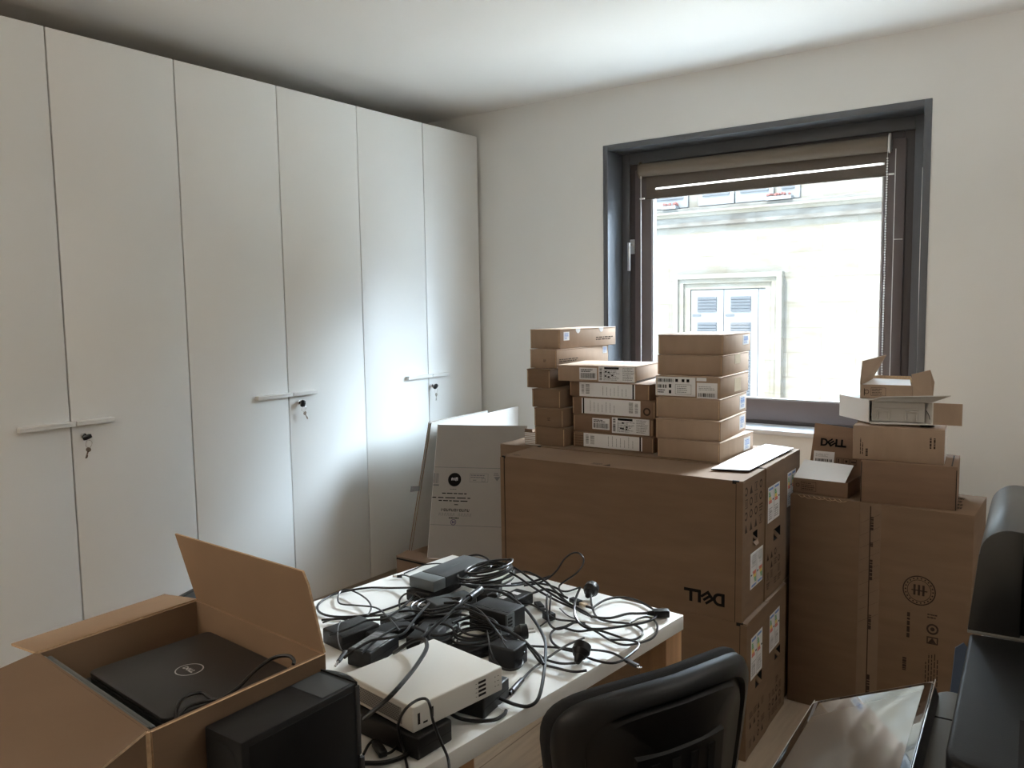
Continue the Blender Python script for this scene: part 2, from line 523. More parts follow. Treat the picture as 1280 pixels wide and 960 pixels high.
# lever handle on the left stile
a = MB()
a.box((-2.185, ys - 0.006, 1.785), (-2.155, ys, 1.865))
a.cyl((-2.168, ys - 0.045, 1.838), (-2.168, ys, 1.838), 0.008)
a.box((-2.176, ys - 0.052, 1.69), (-2.160, ys - 0.042, 1.846))
wbuild(a, 'window_handle', M['metal'], bevel=0.002)
a = MB()
a.box((WX0 + 0.001, YW - 0.022, WZ0 - 0.012), (WX1 - 0.001, YW + 0.2, WZ0 + 0.012))
wbuild(a, 'window_sill', M['sill'], bevel=0.003)
# thin white cable down the right side of the surround
a = MB()
a.tube([(-0.702, YW + 0.150, 2.10), (-0.703, YW + 0.149, 1.7), (-0.7, YW + 0.149, 1.3), (-0.701, YW + 0.15, 0.95)], 0.0022, 6)
wbuild(a, 'alarm_cable', M['white_plastic'])

# ------------------------------------------------------------------ roller blind
bl = thing('roller_blind', 'taupe roller blind rolled up at the top of the window', 'blind', (-1.465, 4.13, 2.23))
BO = Vector(bl.location)


def bbuild(mb, name, mt, **k):
    mb.v = [tuple(Vector(p) - BO) for p in mb.v]
    return mb.build(name, mt, bl, **k)


a = MB(); a.cyl((-2.097, 4.135, 2.232), (-0.842, 4.135, 2.218), 0.036, n=28)
bbuild(a, 'blind_roll', M['blind'])
a = MB()
a.slab([(-2.075, 4.152, 2.20), (-0.85, 4.152, 2.19), (-0.85, 4.152, 2.138), (-2.075, 4.152, 2.133)], 0.0016)
bbuild(a, 'upper_fabric_band', M['blind_dark'])
a = MB()
a.slab([(-2.02, 4.152, 2.138), (-0.86, 4.152, 2.143), (-0.86, 4.152, 2.128), (-2.02, 4.152, 2.124)], 0.0008)
bbuild(a, 'sheer_band', M['sheer'])
a = MB()
a.slab([(-2.075, 4.152, 2.124), (-0.85, 4.152, 2.128), (-0.85, 4.152, 2.086), (-2.075, 4.152, 2.078)], 0.0016)
a.box((-2.075, 4.152, 2.124), (-2.02, 4.1535, 2.138)); a.box((-0.862, 4.152, 2.127), (-0.85, 4.1535, 2.143))
bbuild(a, 'lower_fabric_band', M['blind_dark'])
a = MB(); a.box((-2.08, 4.146, 2.074), (-0.845, 4.158, 2.086))
bbuild(a, 'bottom_bar', M['blind_dark'], bevel=0.002)
for nm, x in (('bracket', -2.103), ('bracket', -0.836)):
    a = MB(); z = 2.225 + (0.008 if x < -1 else -0.005)
    prof = [(4.135 + 0.03 * math.cos(q), z + 0.045 * math.sin(q)) for q in [i * math.pi / 12 for i in range(24)]]
    a.prism(prof, x - 0.004, x + 0.004, 0, lambda p, q, c: (c, p, q))
    a.box((x - 0.004, 4.135, z - 0.02), (x + 0.004, ys + 0.002, z + 0.02))
    bbuild(a, nm, M['white_plastic'] if x > -1 else M['blind'], bevel=0.001)
a = MB()
for i in range(96):
    z = 2.15 - i * 0.0118
    a.ball((-0.842 + 0.0006 * math.sin(i), 4.118, z), 0.0042, 6)
a.cyl((-0.842, 4.118, 2.2), (-0.842, 4.118, 1.02), 0.001, n=5)
bbuild(a, 'bead_chain', M['white_plastic'])
for x, zt in ((-2.093, 2.20), (-0.808, 2.19)):
    a = MB(); a.cyl((x, 4.122, zt), (x, 4.122, 1.02), 0.0020, n=6)
    a.box((x - 0.006, 4.118, 2.075), (x + 0.02 * (1 if x < -1 else -1.4), 4.13, 2.082))
    if x > -1:
        a.cyl((x, 4.122, 1.782), (x + 0.035, 4.14, 1.782), 0.0018, n=6)
    bbuild(a, 'guide_wire', M['white_plastic'])

# ------------------------------------------------------------------ house opposite and street
YF = 10.0
bd = thing('opposite_building', 'pale sandstone house across the street seen through the window', 'building', (-3.5, YF, -1.2))
FO = Vector(bd.location)


def fbuild(mb, name, mt, parent=None, **k):
    mb.v = [tuple(Vector(p) - FO) for p in mb.v]
    return mb.build(name, mt, parent or bd, **k)


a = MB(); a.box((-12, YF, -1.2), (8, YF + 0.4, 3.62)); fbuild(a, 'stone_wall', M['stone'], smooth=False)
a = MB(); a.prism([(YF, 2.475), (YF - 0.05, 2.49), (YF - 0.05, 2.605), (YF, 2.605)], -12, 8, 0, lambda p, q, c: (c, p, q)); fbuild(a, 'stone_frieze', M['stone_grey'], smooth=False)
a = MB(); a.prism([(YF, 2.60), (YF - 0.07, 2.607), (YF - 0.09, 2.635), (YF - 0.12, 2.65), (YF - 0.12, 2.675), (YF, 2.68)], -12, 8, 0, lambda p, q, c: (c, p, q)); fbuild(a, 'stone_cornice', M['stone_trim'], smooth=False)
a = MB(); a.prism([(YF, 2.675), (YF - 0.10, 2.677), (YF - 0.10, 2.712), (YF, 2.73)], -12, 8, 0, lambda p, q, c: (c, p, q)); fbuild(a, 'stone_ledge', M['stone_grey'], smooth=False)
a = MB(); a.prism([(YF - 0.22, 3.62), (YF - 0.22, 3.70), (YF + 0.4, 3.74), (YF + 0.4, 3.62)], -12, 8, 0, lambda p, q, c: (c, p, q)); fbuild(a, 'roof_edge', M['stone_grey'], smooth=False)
# window surround: stepped moulding in three bands
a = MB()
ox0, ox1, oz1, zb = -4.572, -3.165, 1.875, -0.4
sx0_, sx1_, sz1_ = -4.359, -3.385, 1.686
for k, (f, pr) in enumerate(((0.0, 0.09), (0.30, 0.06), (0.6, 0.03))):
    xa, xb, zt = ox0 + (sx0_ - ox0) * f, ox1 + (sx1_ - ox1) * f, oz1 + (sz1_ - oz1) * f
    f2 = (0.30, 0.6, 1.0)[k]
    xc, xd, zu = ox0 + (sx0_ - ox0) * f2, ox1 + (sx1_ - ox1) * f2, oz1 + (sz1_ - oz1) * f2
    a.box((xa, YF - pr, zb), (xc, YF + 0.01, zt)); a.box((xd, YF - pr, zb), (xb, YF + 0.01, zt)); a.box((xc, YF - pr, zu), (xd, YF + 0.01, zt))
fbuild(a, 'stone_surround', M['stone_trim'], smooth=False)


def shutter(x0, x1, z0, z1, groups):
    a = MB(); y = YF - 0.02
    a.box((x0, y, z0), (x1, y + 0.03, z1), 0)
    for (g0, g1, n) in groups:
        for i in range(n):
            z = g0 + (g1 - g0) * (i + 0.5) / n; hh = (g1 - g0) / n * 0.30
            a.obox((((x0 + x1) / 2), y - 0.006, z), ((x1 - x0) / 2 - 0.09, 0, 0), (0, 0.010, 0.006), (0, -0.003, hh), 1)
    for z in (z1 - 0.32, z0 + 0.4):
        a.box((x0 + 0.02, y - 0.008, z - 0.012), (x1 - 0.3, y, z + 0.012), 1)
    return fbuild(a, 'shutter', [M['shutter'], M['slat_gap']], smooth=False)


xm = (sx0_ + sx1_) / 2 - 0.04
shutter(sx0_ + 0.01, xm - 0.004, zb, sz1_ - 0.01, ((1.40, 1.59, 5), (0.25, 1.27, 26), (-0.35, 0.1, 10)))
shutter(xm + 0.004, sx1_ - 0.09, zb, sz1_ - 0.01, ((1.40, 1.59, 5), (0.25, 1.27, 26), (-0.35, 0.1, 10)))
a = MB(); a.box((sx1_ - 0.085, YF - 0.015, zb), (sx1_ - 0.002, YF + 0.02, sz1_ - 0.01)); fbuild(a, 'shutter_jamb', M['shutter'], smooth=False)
# upper storey: white shutters with grey slots just above the cornice, sills with flowers
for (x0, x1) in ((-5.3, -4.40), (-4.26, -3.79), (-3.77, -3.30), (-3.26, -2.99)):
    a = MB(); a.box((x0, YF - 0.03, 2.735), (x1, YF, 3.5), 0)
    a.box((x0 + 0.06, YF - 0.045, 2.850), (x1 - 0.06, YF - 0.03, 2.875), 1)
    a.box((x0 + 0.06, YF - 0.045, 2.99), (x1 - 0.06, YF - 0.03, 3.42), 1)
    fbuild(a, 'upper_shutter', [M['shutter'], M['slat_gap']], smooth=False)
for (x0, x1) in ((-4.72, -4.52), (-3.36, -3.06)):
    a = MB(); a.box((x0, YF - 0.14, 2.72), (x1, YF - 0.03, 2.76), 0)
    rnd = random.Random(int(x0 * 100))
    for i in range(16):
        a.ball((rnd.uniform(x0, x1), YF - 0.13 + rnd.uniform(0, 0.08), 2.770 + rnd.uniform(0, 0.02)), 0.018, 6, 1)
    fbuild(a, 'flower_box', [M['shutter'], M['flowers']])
struct(MB().box((-14, YW + T_, -1.4), (10, YF + 0.4, -1.2)).build('ground', M['paving'], smooth=False), 'pale paved street below the window', 'street')

# ------------------------------------------------------------------ wardrobes
XF = -3.126
HZ = {0: 1.081, 1: 1.094, 2: 1.108}
WLAB = ['tall white wardrobe nearest the camera, cut off at the left edge',
        'middle tall white wardrobe between the two other wardrobes',
        'tall white wardrobe farthest back, in the corner by the window wall']


def wardrobe(i, y0, ymid, y1, label):
    w = thing('wardrobe', label, 'wardrobe', (XF - 0.31, (y0 + y1) / 2, 0), 0, 'white wardrobes along the left wall')
    O = Vector(w.location)
    def loc(mb): mb.v = [tuple(Vector(p) - O) for p in mb.v]; return mb
    a = MB()
    zt = 2.526
    a.box((XF - 0.62, y0 + 0.001, 0.0), (XF - 0.024, y1 - 0.001, zt - 0.002))
    loc(a).build('carcass', M['laminate_edge'], w, smooth=False)
    for s, (ya, yb) in enumerate(((y0, ymid), (ymid, y1))):
        a = MB(); a.box((XF - 0.022, ya + 0.0032, 0.07), (XF, yb - 0.0032, zt))
        d = loc(a).build('door', M['laminate'], w, bevel=0.0012)
        z = HZ[i]
        ha, hb = ((ymid - 0.19, ymid - 0.002 + 0.008), (ymid + 0.0105, ymid + 0.155))[s]
        a = MB(); a.box((XF, ha, z), (XF + 0.026, hb, z + 0.017)); a.box((XF, ha, z + 0.011), (XF + 0.028, hb, z + 0.019))
        loc(a).build('handle', M['white_plastic'], d, bevel=0.0025)
        if s == 1:
            yk = ymid + (0.041, 0.055, 0.020)[i]; zk = (1.040, 1.060, 1.058)[i]
            a = MB(); a.cyl((XF, yk, zk), (XF + 0.010, yk, zk), 0.0105, n=20); a.cyl((XF + 0.010, yk, zk), (XF + 0.014, yk, zk), 0.008, n=20)
            loc(a).build('lock', M['chrome'], d)
            # key with a black plastic head in the lock, turned differently on each door
            q = (0.35, 1.35, 0.7)[i]
            cy, cz = math.cos(q), math.sin(q)
            a = MB()
            c = Vector((XF + 0.033, yk, zk - 0.003)); e1 = Vector((0, cy, cz)); e2 = Vector((1, 0, 0))
            out = [(-0.013, -0.010), (-0.017, 0.0), (-0.013, 0.011), (0.0, 0.014), (0.013, 0.011), (0.017, 0.0), (0.013, -0.010), (0, -0.012)]
            n_ = e1.cross(e2) * 0.006
            k = len(out)
            v = [c + e1 * p + e2 * r + n_ for p, r in out] + [c + e1 * p + e2 * r - n_ for p, r in out]
            a.add(v, [list(range(k)), list(range(2 * k - 1, k - 1, -1))] + [(j, k + j, k + (j + 1) % k, (j + 1) % k) for j in range(k)])
            a.obox((XF + 0.02, yk, zk), (0.012, 0, 0), e1 * 0.004, (n_ * 0.2))
            loc(a).build('key', M['black'], d, bevel=0.0015)
            # wire ring and a spare key hanging from it
            zz = zk - 0.016
            a = MB()
            ringc = Vector((XF + 0.034, yk + 0.004, zz - 0.013))
            a.tube([ringc + Vector((0.002 * math.sin(3 * t_), 0.012 * math.cos(t_), 0.014 * math.sin(t_))) for t_ in [j * 2 * math.pi / 12 for j in range(12)]], 0.0009, 6, 0, 4, True)
            tilt = (0.35, -0.45, 0.12)[i]
            dn = Vector((0, -math.sin(tilt), -math.cos(tilt))); sd = Vector((0, math.cos(tilt), -math.sin(tilt)))
            h0 = ringc + Vector((0.001, 0, -0.012))
            hc = h0 + dn * 0.010
            pl = [hc + sd * (0.010 * math.cos(t_)) + dn * (0.009 * math.sin(t_)) for t_ in [j * 2 * math.pi / 14 for j in range(14)]]
            a.slab(pl, 0.002)
            a.obox(hc + dn * 0.020, sd * 0.0028, dn * 0.014, (0.001, 0, 0))
            a.obox(hc + dn * 0.026 + sd * 0.003, sd * 0.002, dn * 0.005, (0.001, 0, 0))
            loc(a).build('spare_key', M['chrome'], d)
    return w


YS = [0.986, 1.498, 2.0, 2.512, 3.009, 3.506, 3.998]
for i in range(3):
    wardrobe(i, YS[2 * i], YS[2 * i + 1], YS[2 * i + 2], WLAB[i])

CABLES = {
 'loop_left': (0.003, [(-1.4375,1.5637,0.7655),(-1.5425,1.5583,0.7455),(-1.5998,1.5207,0.7455),(-1.6358,1.4456,0.7455),(-1.6188,1.3723,0.7455),(-1.572,1.3299,0.7455),(-1.516,1.329,0.7455),(-1.4507,1.3677,0.7495),(-1.4248,1.4285,0.7535),(-1.4115,1.4872,0.7575),(-1.4027,1.5588,0.7575)]),
 'loop_inner': (0.0022, [(-1.5028,1.2816,0.7487),(-1.4944,1.3178,0.7487),(-1.4426,1.3268,0.7507),(-1.437,1.3629,0.7527),(-1.4731,1.4136,0.7527),(-1.5272,1.4462,0.7547),(-1.5997,1.4661,0.7547),(-1.6309,1.4591,0.7507),(-1.6067,1.4247,0.7487),(-1.5649,1.3943,0.7477),(-1.5118,1.4049,0.7507),(-1.4474,1.4075,0.7567),(-1.3409,1.3434,0.7747),(-1.2472,1.2826,0.7847)]),
 'dock_tail': (0.0022, [(-1.6002,1.6399,0.7447),(-1.5911,1.6589,0.7447),(-1.5297,1.6342,0.7507),(-1.4588,1.5868,0.7567),(-1.409,1.5394,0.7567),(-1.3824,1.4984,0.7547)]),
 'dock_back': (0.002, [(-1.6007,1.6691,0.7445),(-1.6027,1.7134,0.7445),(-1.6049,1.7591,0.7445),(-1.5622,1.7665,0.7545),(-1.4843,1.7316,0.7745)]),
 'small_loop': (0.0025, [(-1.3894,1.4309,0.755),(-1.4199,1.4615,0.765),(-1.4306,1.4942,0.77),(-1.4092,1.5039,0.77),(-1.3828,1.503,0.765),(-1.3484,1.4925,0.757),(-1.3048,1.4805,0.757)]),
 'flat_left': (0.003, [(-1.5181,1.2911,0.7485),(-1.4786,1.3197,0.7515),(-1.4265,1.3612,0.7555),(-1.375,1.3779,0.7655),(-1.333,1.4036,0.7755),(-1.2746,1.4102,0.7795),(-1.2396,1.4241,0.7855)]),
 'thin_grey': (0.0014, [(-1.3956,1.2416,0.7889),(-1.3685,1.2101,0.7889),(-1.3357,1.1793,0.7839),(-1.3089,1.1616,0.7739),(-1.306,1.1747,0.7559)]),
 'ferrite': (0.0036, [(-1.1703,1.2687,0.7911),(-1.1761,1.308,0.7961),(-1.177,1.3517,0.8061),(-1.1884,1.4094,0.8111),(-1.2054,1.4766,0.8111),(-1.222,1.5363,0.8061),(-1.2119,1.5684,0.8011),(-1.1852,1.5895,0.7911),(-1.117,1.568,0.7811),(-1.0387,1.5118,0.7761),(-0.973,1.4492,0.7741),(-0.9364,1.4,0.7721),(-0.8814,1.3094,0.7661),(-0.8504,1.2453,0.7541),(-0.8544,1.2189,0.7481),(-0.8762,1.2088,0.7481),(-0.9062,1.2016,0.7541),(-0.9335,1.1942,0.7611)]),
 'over_white': (0.0042, [(-1.1235,1.1365,0.8167),(-1.0968,1.1343,0.8367),(-1.0826,1.1517,0.8467),(-1.0603,1.158,0.8517),(-1.0299,1.1298,0.8517),(-1.0003,1.076,0.8517),(-0.9766,1.0203,0.8507),(-0.9535,0.9556,0.8497),(-0.9885,0.9537,0.8167),(-1.0385,0.9708,0.7767)]),
 'over_corner': (0.0025, [(-0.8889,0.924,0.746),(-0.9355,0.9631,0.749),(-0.9478,0.966,0.775),(-0.9383,0.9548,0.805),(-0.9133,0.9461,0.84),(-0.9115,0.9718,0.845),(-0.9018,0.9847,0.845),(-0.8779,0.9684,0.845),(-0.883,0.9794,0.815),(-0.8795,0.9929,0.775),(-0.8639,0.9931,0.749),(-0.8337,0.9617,0.746)]),
 'dc_plug': (0.0026, [(-0.9284,1.5454,0.7511),(-0.9394,1.4883,0.7511),(-0.9418,1.4262,0.7491),(-0.9433,1.3944,0.7471),(-0.9398,1.3472,0.7461),(-0.9316,1.3056,0.7461)]),
 'arc_tag': (0.0036, [(-0.9594,1.0957,0.7661),(-0.9358,1.1028,0.7521),(-0.9079,1.119,0.7461),(-0.8797,1.1425,0.7461),(-0.8771,1.17,0.7461),(-0.8825,1.1836,0.7461)]),
 'front_arc': (0.0042, [(-0.9741,0.9044,0.7467),(-0.9458,0.9256,0.7467),(-0.932,0.9562,0.7467),(-0.9309,0.9861,0.7487),(-0.9408,1.0165,0.7567)]),
 'front_thin': (0.0025, [(-0.9925,0.9238,0.747),(-1.0043,0.9472,0.749),(-1.0075,0.9636,0.751)]),
 'front_thin2': (0.0025, [(-0.9615,0.9428,0.748),(-0.9572,0.9552,0.748),(-0.9605,0.977,0.749),(-0.958,0.9934,0.755)]),
 'arc_mid': (0.0032, [(-1.2231,1.3531,0.8057),(-1.1914,1.3862,0.8107),(-1.1705,1.4149,0.8107),(-1.1246,1.4121,0.8077),(-1.0757,1.4037,0.8007),(-1.0163,1.3968,0.7907),(-0.9687,1.3852,0.7807),(-0.9279,1.3626,0.7757),(-0.9011,1.3383,0.7737)]),
 'arc_mid_low': (0.0028, [(-1.1968,1.3746,0.8003),(-1.1624,1.4046,0.8003),(-1.1046,1.4044,0.7953),(-1.0561,1.4049,0.7903),(-1.0313,1.4268,0.7753),(-0.9893,1.4192,0.7553),(-0.9378,1.3862,0.7493),(-0.8984,1.3836,0.7493),(-0.859,1.3888,0.7493),(-0.8406,1.4082,0.7493)]),
 'ring_plug': (0.0026, [(-1.0361,1.3639,0.7751),(-1.0351,1.3381,0.7651),(-1.0113,1.3214,0.7551),(-0.9862,1.3181,0.7491),(-0.966,1.3302,0.7491),(-0.9662,1.355,0.7511),(-0.984,1.3748,0.7531),(-1,1.3714,0.7571),(-1.0053,1.358,0.7651)]),
 'thin_white_brick': (0.0012, [(-1.0507,1.3936,0.7937),(-1.0257,1.3649,0.7937),(-1.0024,1.3399,0.7937),(-0.9917,1.3414,0.7837),(-0.9822,1.3477,0.7737)]),
 'thin_white_coil': (0.0012, [(-1.0736,1.3754,0.7937),(-1.0436,1.3413,0.7937),(-1.0195,1.3144,0.7887),(-1.0065,1.3095,0.7737),(-1.0001,1.3195,0.7537)]),
 'tall_loop': (0.0026, [(-1.2464,1.7616,0.7491),(-1.2168,1.7855,0.7551),(-1.1837,1.7914,0.7751),(-1.167,1.805,0.7951),(-1.1662,1.8393,0.8151),(-1.1598,1.8651,0.8251),(-1.1487,1.8837,0.8251),(-1.1222,1.8673,0.8201),(-1.1152,1.8517,0.8051),(-1.1181,1.8237,0.7901),(-1.1492,1.8202,0.7651),(-1.1607,1.8074,0.7531),(-1.1462,1.7862,0.7491),(-1.1275,1.794,0.7471),(-1.1159,1.8374,0.7471)]),
 'plug_back': (0.0028, [(-1.0439,1.7721,0.7653),(-1.0299,1.7499,0.7573),(-1.0101,1.7229,0.7493),(-0.9739,1.6826,0.7453),(-0.9349,1.6751,0.7453),(-0.8866,1.6902,0.7453),(-0.8536,1.6753,0.7473),(-0.8323,1.6465,0.7493),(-0.8309,1.6219,0.7473),(-0.8446,1.6015,0.7463),(-0.8862,1.6038,0.7483),(-0.9301,1.6001,0.7513),(-0.9544,1.5622,0.7553),(-0.9922,1.5619,0.7553)]),
 'iec': (0.0032, [(-0.877,1.7584,0.7517),(-0.8954,1.7434,0.7517),(-0.918,1.732,0.7497),(-0.9427,1.6892,0.7477),(-0.9823,1.6734,0.7487),(-1.0295,1.6819,0.7537),(-1.0938,1.715,0.7597),(-1.1806,1.7738,0.7677),(-1.2372,1.7907,0.7757),(-1.2674,1.7922,0.7757),(-1.2852,1.7594,0.7757),(-1.2766,1.6998,0.7757)]),
 'big_right': (0.003, [(-1.0076,1.7168,0.7495),(-1.0112,1.7579,0.7495),(-1.0074,1.7963,0.7495),(-0.9899,1.8296,0.7475),(-0.954,1.8382,0.7465),(-0.91,1.8197,0.7465),(-0.8709,1.7891,0.7485),(-0.8531,1.7601,0.7505),(-0.8511,1.7157,0.7515),(-0.8764,1.662,0.7535),(-0.9146,1.6054,0.7555),(-0.9455,1.5864,0.7575),(-0.9755,1.5932,0.7655),(-1.0024,1.6239,0.7755),(-1.0205,1.6619,0.7905),(-1.0286,1.6954,0.8055)]),
 'under_right': (0.0026, [(-0.8865,1.6813,0.7491),(-0.8836,1.7204,0.7481),(-0.8734,1.7464,0.7471),(-0.8535,1.7439,0.7461),(-0.8273,1.7116,0.7461),(-0.8107,1.6727,0.7461),(-0.806,1.6336,0.7461),(-0.8177,1.5962,0.7471),(-0.8396,1.5673,0.7481),(-0.8785,1.5737,0.7481),(-0.9262,1.5934,0.7511),(-0.9804,1.6051,0.7571),(-1.0283,1.5882,0.7591),(-1.0758,1.6071,0.7611),(-1.1302,1.6339,0.7591),(-1.1653,1.6382,0.7551)]),
 'usb_long': (0.0026, [(-0.8035,1.4996,0.7481),(-0.8044,1.5412,0.7471),(-0.8081,1.5775,0.7471),(-0.8184,1.5934,0.7491),(-0.8424,1.5891,0.7511),(-0.8727,1.5632,0.7531)]),
 'low_ring': (0.0028, [(-0.8012,1.5032,0.7473),(-0.8156,1.4755,0.7463),(-0.8444,1.4666,0.7463),(-0.8801,1.4685,0.7473),(-0.9103,1.4747,0.7483),(-0.9469,1.4753,0.7473),(-0.9797,1.4939,0.7463),(-1.0055,1.5241,0.7463),(-1.0147,1.5553,0.7483),(-1.0004,1.5748,0.7513),(-0.9912,1.6069,0.7533),(-0.9652,1.6117,0.7553)]),
 'plug_low': (0.0026, [(-0.8775,1.4865,0.7571),(-0.8592,1.5077,0.7511),(-0.8363,1.5133,0.7491),(-0.8107,1.5053,0.7481),(-0.792,1.4937,0.7481)]),
 'plug_low_tail': (0.0028, [(-0.8711,1.4142,0.7553),(-0.9021,1.4118,0.7473),(-0.9319,1.41,0.7463),(-0.9584,1.4161,0.7473),(-0.9893,1.4279,0.7533),(-1.0228,1.4425,0.7603),(-1.0438,1.4319,0.7753),(-1.0714,1.417,0.7903),(-1.107,1.4123,0.8003),(-1.1552,1.4158,0.8053)]),
 'flat_plug': (0.0026, [(-1.0222,1.438,0.7491),(-0.9985,1.455,0.7471),(-0.9705,1.4691,0.7471),(-0.9449,1.4794,0.7471),(-0.9138,1.4767,0.7531)]),
 'vert_a': (0.0028, [(-1.1078,1.6678,0.7803),(-1.0835,1.6268,0.7753),(-1.0501,1.5819,0.7573),(-1.0243,1.5589,0.7513),(-1.0033,1.5565,0.7513),(-0.991,1.5753,0.7553),(-0.9844,1.5997,0.7593)]),
 'vert_b': (0.0025, [(-1.0975,1.668,0.78),(-1.0703,1.6223,0.775),(-1.0622,1.6058,0.76)]),
 'spread_a': (0.003, [(-1.2971,1.5503,0.8055),(-1.2625,1.5917,0.7955),(-1.235,1.644,0.7855),(-1.218,1.6977,0.7755),(-1.2156,1.7754,0.7655),(-1.1955,1.8138,0.7705)]),
 'spread_b': (0.003, [(-1.3746,1.704,0.7955),(-1.3482,1.7484,0.8005),(-1.3026,1.7596,0.8005),(-1.2413,1.7471,0.7905),(-1.1602,1.7103,0.7805),(-1.0948,1.6839,0.7735),(-1.0411,1.6721,0.7655),(-0.9993,1.669,0.7575),(-0.9732,1.6579,0.7535)]),
 'spread_c': (0.003, [(-1.3136,1.7343,0.8005),(-1.2444,1.7192,0.7905),(-1.1791,1.6979,0.7805),(-1.1136,1.6724,0.7755),(-1.0583,1.659,0.7705),(-1.0216,1.6567,0.7655)]),
 'spread_d': (0.0028, [(-1.2377,1.6936,0.7753),(-1.2192,1.7395,0.7703),(-1.1846,1.7629,0.7653),(-1.1428,1.7666,0.7603),(-1.1034,1.7384,0.7553)]),
 'brick_tail': (0.003, [(-1.1719,1.6672,0.7655),(-1.1658,1.7021,0.7655),(-1.1509,1.7288,0.7675),(-1.1156,1.7243,0.7655),(-1.08,1.7181,0.7615)]),
 'fork': (0.0016, [(-1.0739,1.6711,0.7501),(-1.0301,1.638,0.7521),(-0.9891,1.6194,0.7561)]),
 'short_black': (0.002, [(-1.0562,1.5585,0.7465),(-1.0562,1.5849,0.7485),(-1.0485,1.6038,0.7505)]),
 'heap_a': (0.003, [(-1.2315,1.1504,0.7855),(-1.2571,1.227,0.7855),(-1.2736,1.3069,0.7805),(-1.2354,1.3236,0.7805),(-1.1821,1.3225,0.7755),(-1.1506,1.3541,0.7805),(-1.1481,1.3866,0.7905),(-1.1075,1.381,0.7955)]),
 'heap_b': (0.0028, [(-1.3597,1.1757,0.7853),(-1.3508,1.2266,0.7873),(-1.354,1.2837,0.7853),(-1.3336,1.3279,0.7813),(-1.3666,1.4218,0.7753),(-1.4204,1.5255,0.7653),(-1.4496,1.587,0.7653)]),
 'heap_c': (0.0028, [(-1.1917,1.3,0.7753),(-1.2218,1.3507,0.7803),(-1.1981,1.3754,0.7803),(-1.1635,1.3694,0.7753),(-1.1412,1.3255,0.7753),(-1.1553,1.2918,0.7753),(-1.1836,1.3076,0.7803),(-1.2055,1.3669,0.7903),(-1.1784,1.4059,0.7953)]),
 'heap_d': (0.003, [(-1.2784,1.144,0.7655),(-1.2628,1.1585,0.7805),(-1.2504,1.1981,0.7915),(-1.2249,1.2254,0.7935),(-1.2237,1.2706,0.7895),(-1.2618,1.3442,0.7855),(-1.3262,1.4682,0.7755)]),
 'heap_e': (0.002, [(-1.1871,1.4911,0.7845),(-1.1771,1.5374,0.7845),(-1.1448,1.5547,0.7745),(-1.1473,1.5895,0.7745),(-1.1871,1.6237,0.7805),(-1.2232,1.6195,0.7825),(-1.2242,1.5687,0.7845)]),
 'heap_f': (0.003, [(-1.2773,1.4682,0.7855),(-1.238,1.4779,0.7905),(-1.1425,1.4349,0.8055),(-1.0588,1.3813,0.8005),(-1.0219,1.3676,0.7855),(-0.9905,1.3697,0.7755),(-0.9759,1.3766,0.7655)]),
 'heap_g': (0.003, [(-1.4307,1.7335,0.7805),(-1.451,1.7644,0.7905),(-1.4315,1.7915,0.7955),(-1.3802,1.7775,0.7955),(-1.346,1.7439,0.7855),(-1.3551,1.7051,0.7805),(-1.3809,1.6937,0.7755),(-1.4407,1.7455,0.7755)]),
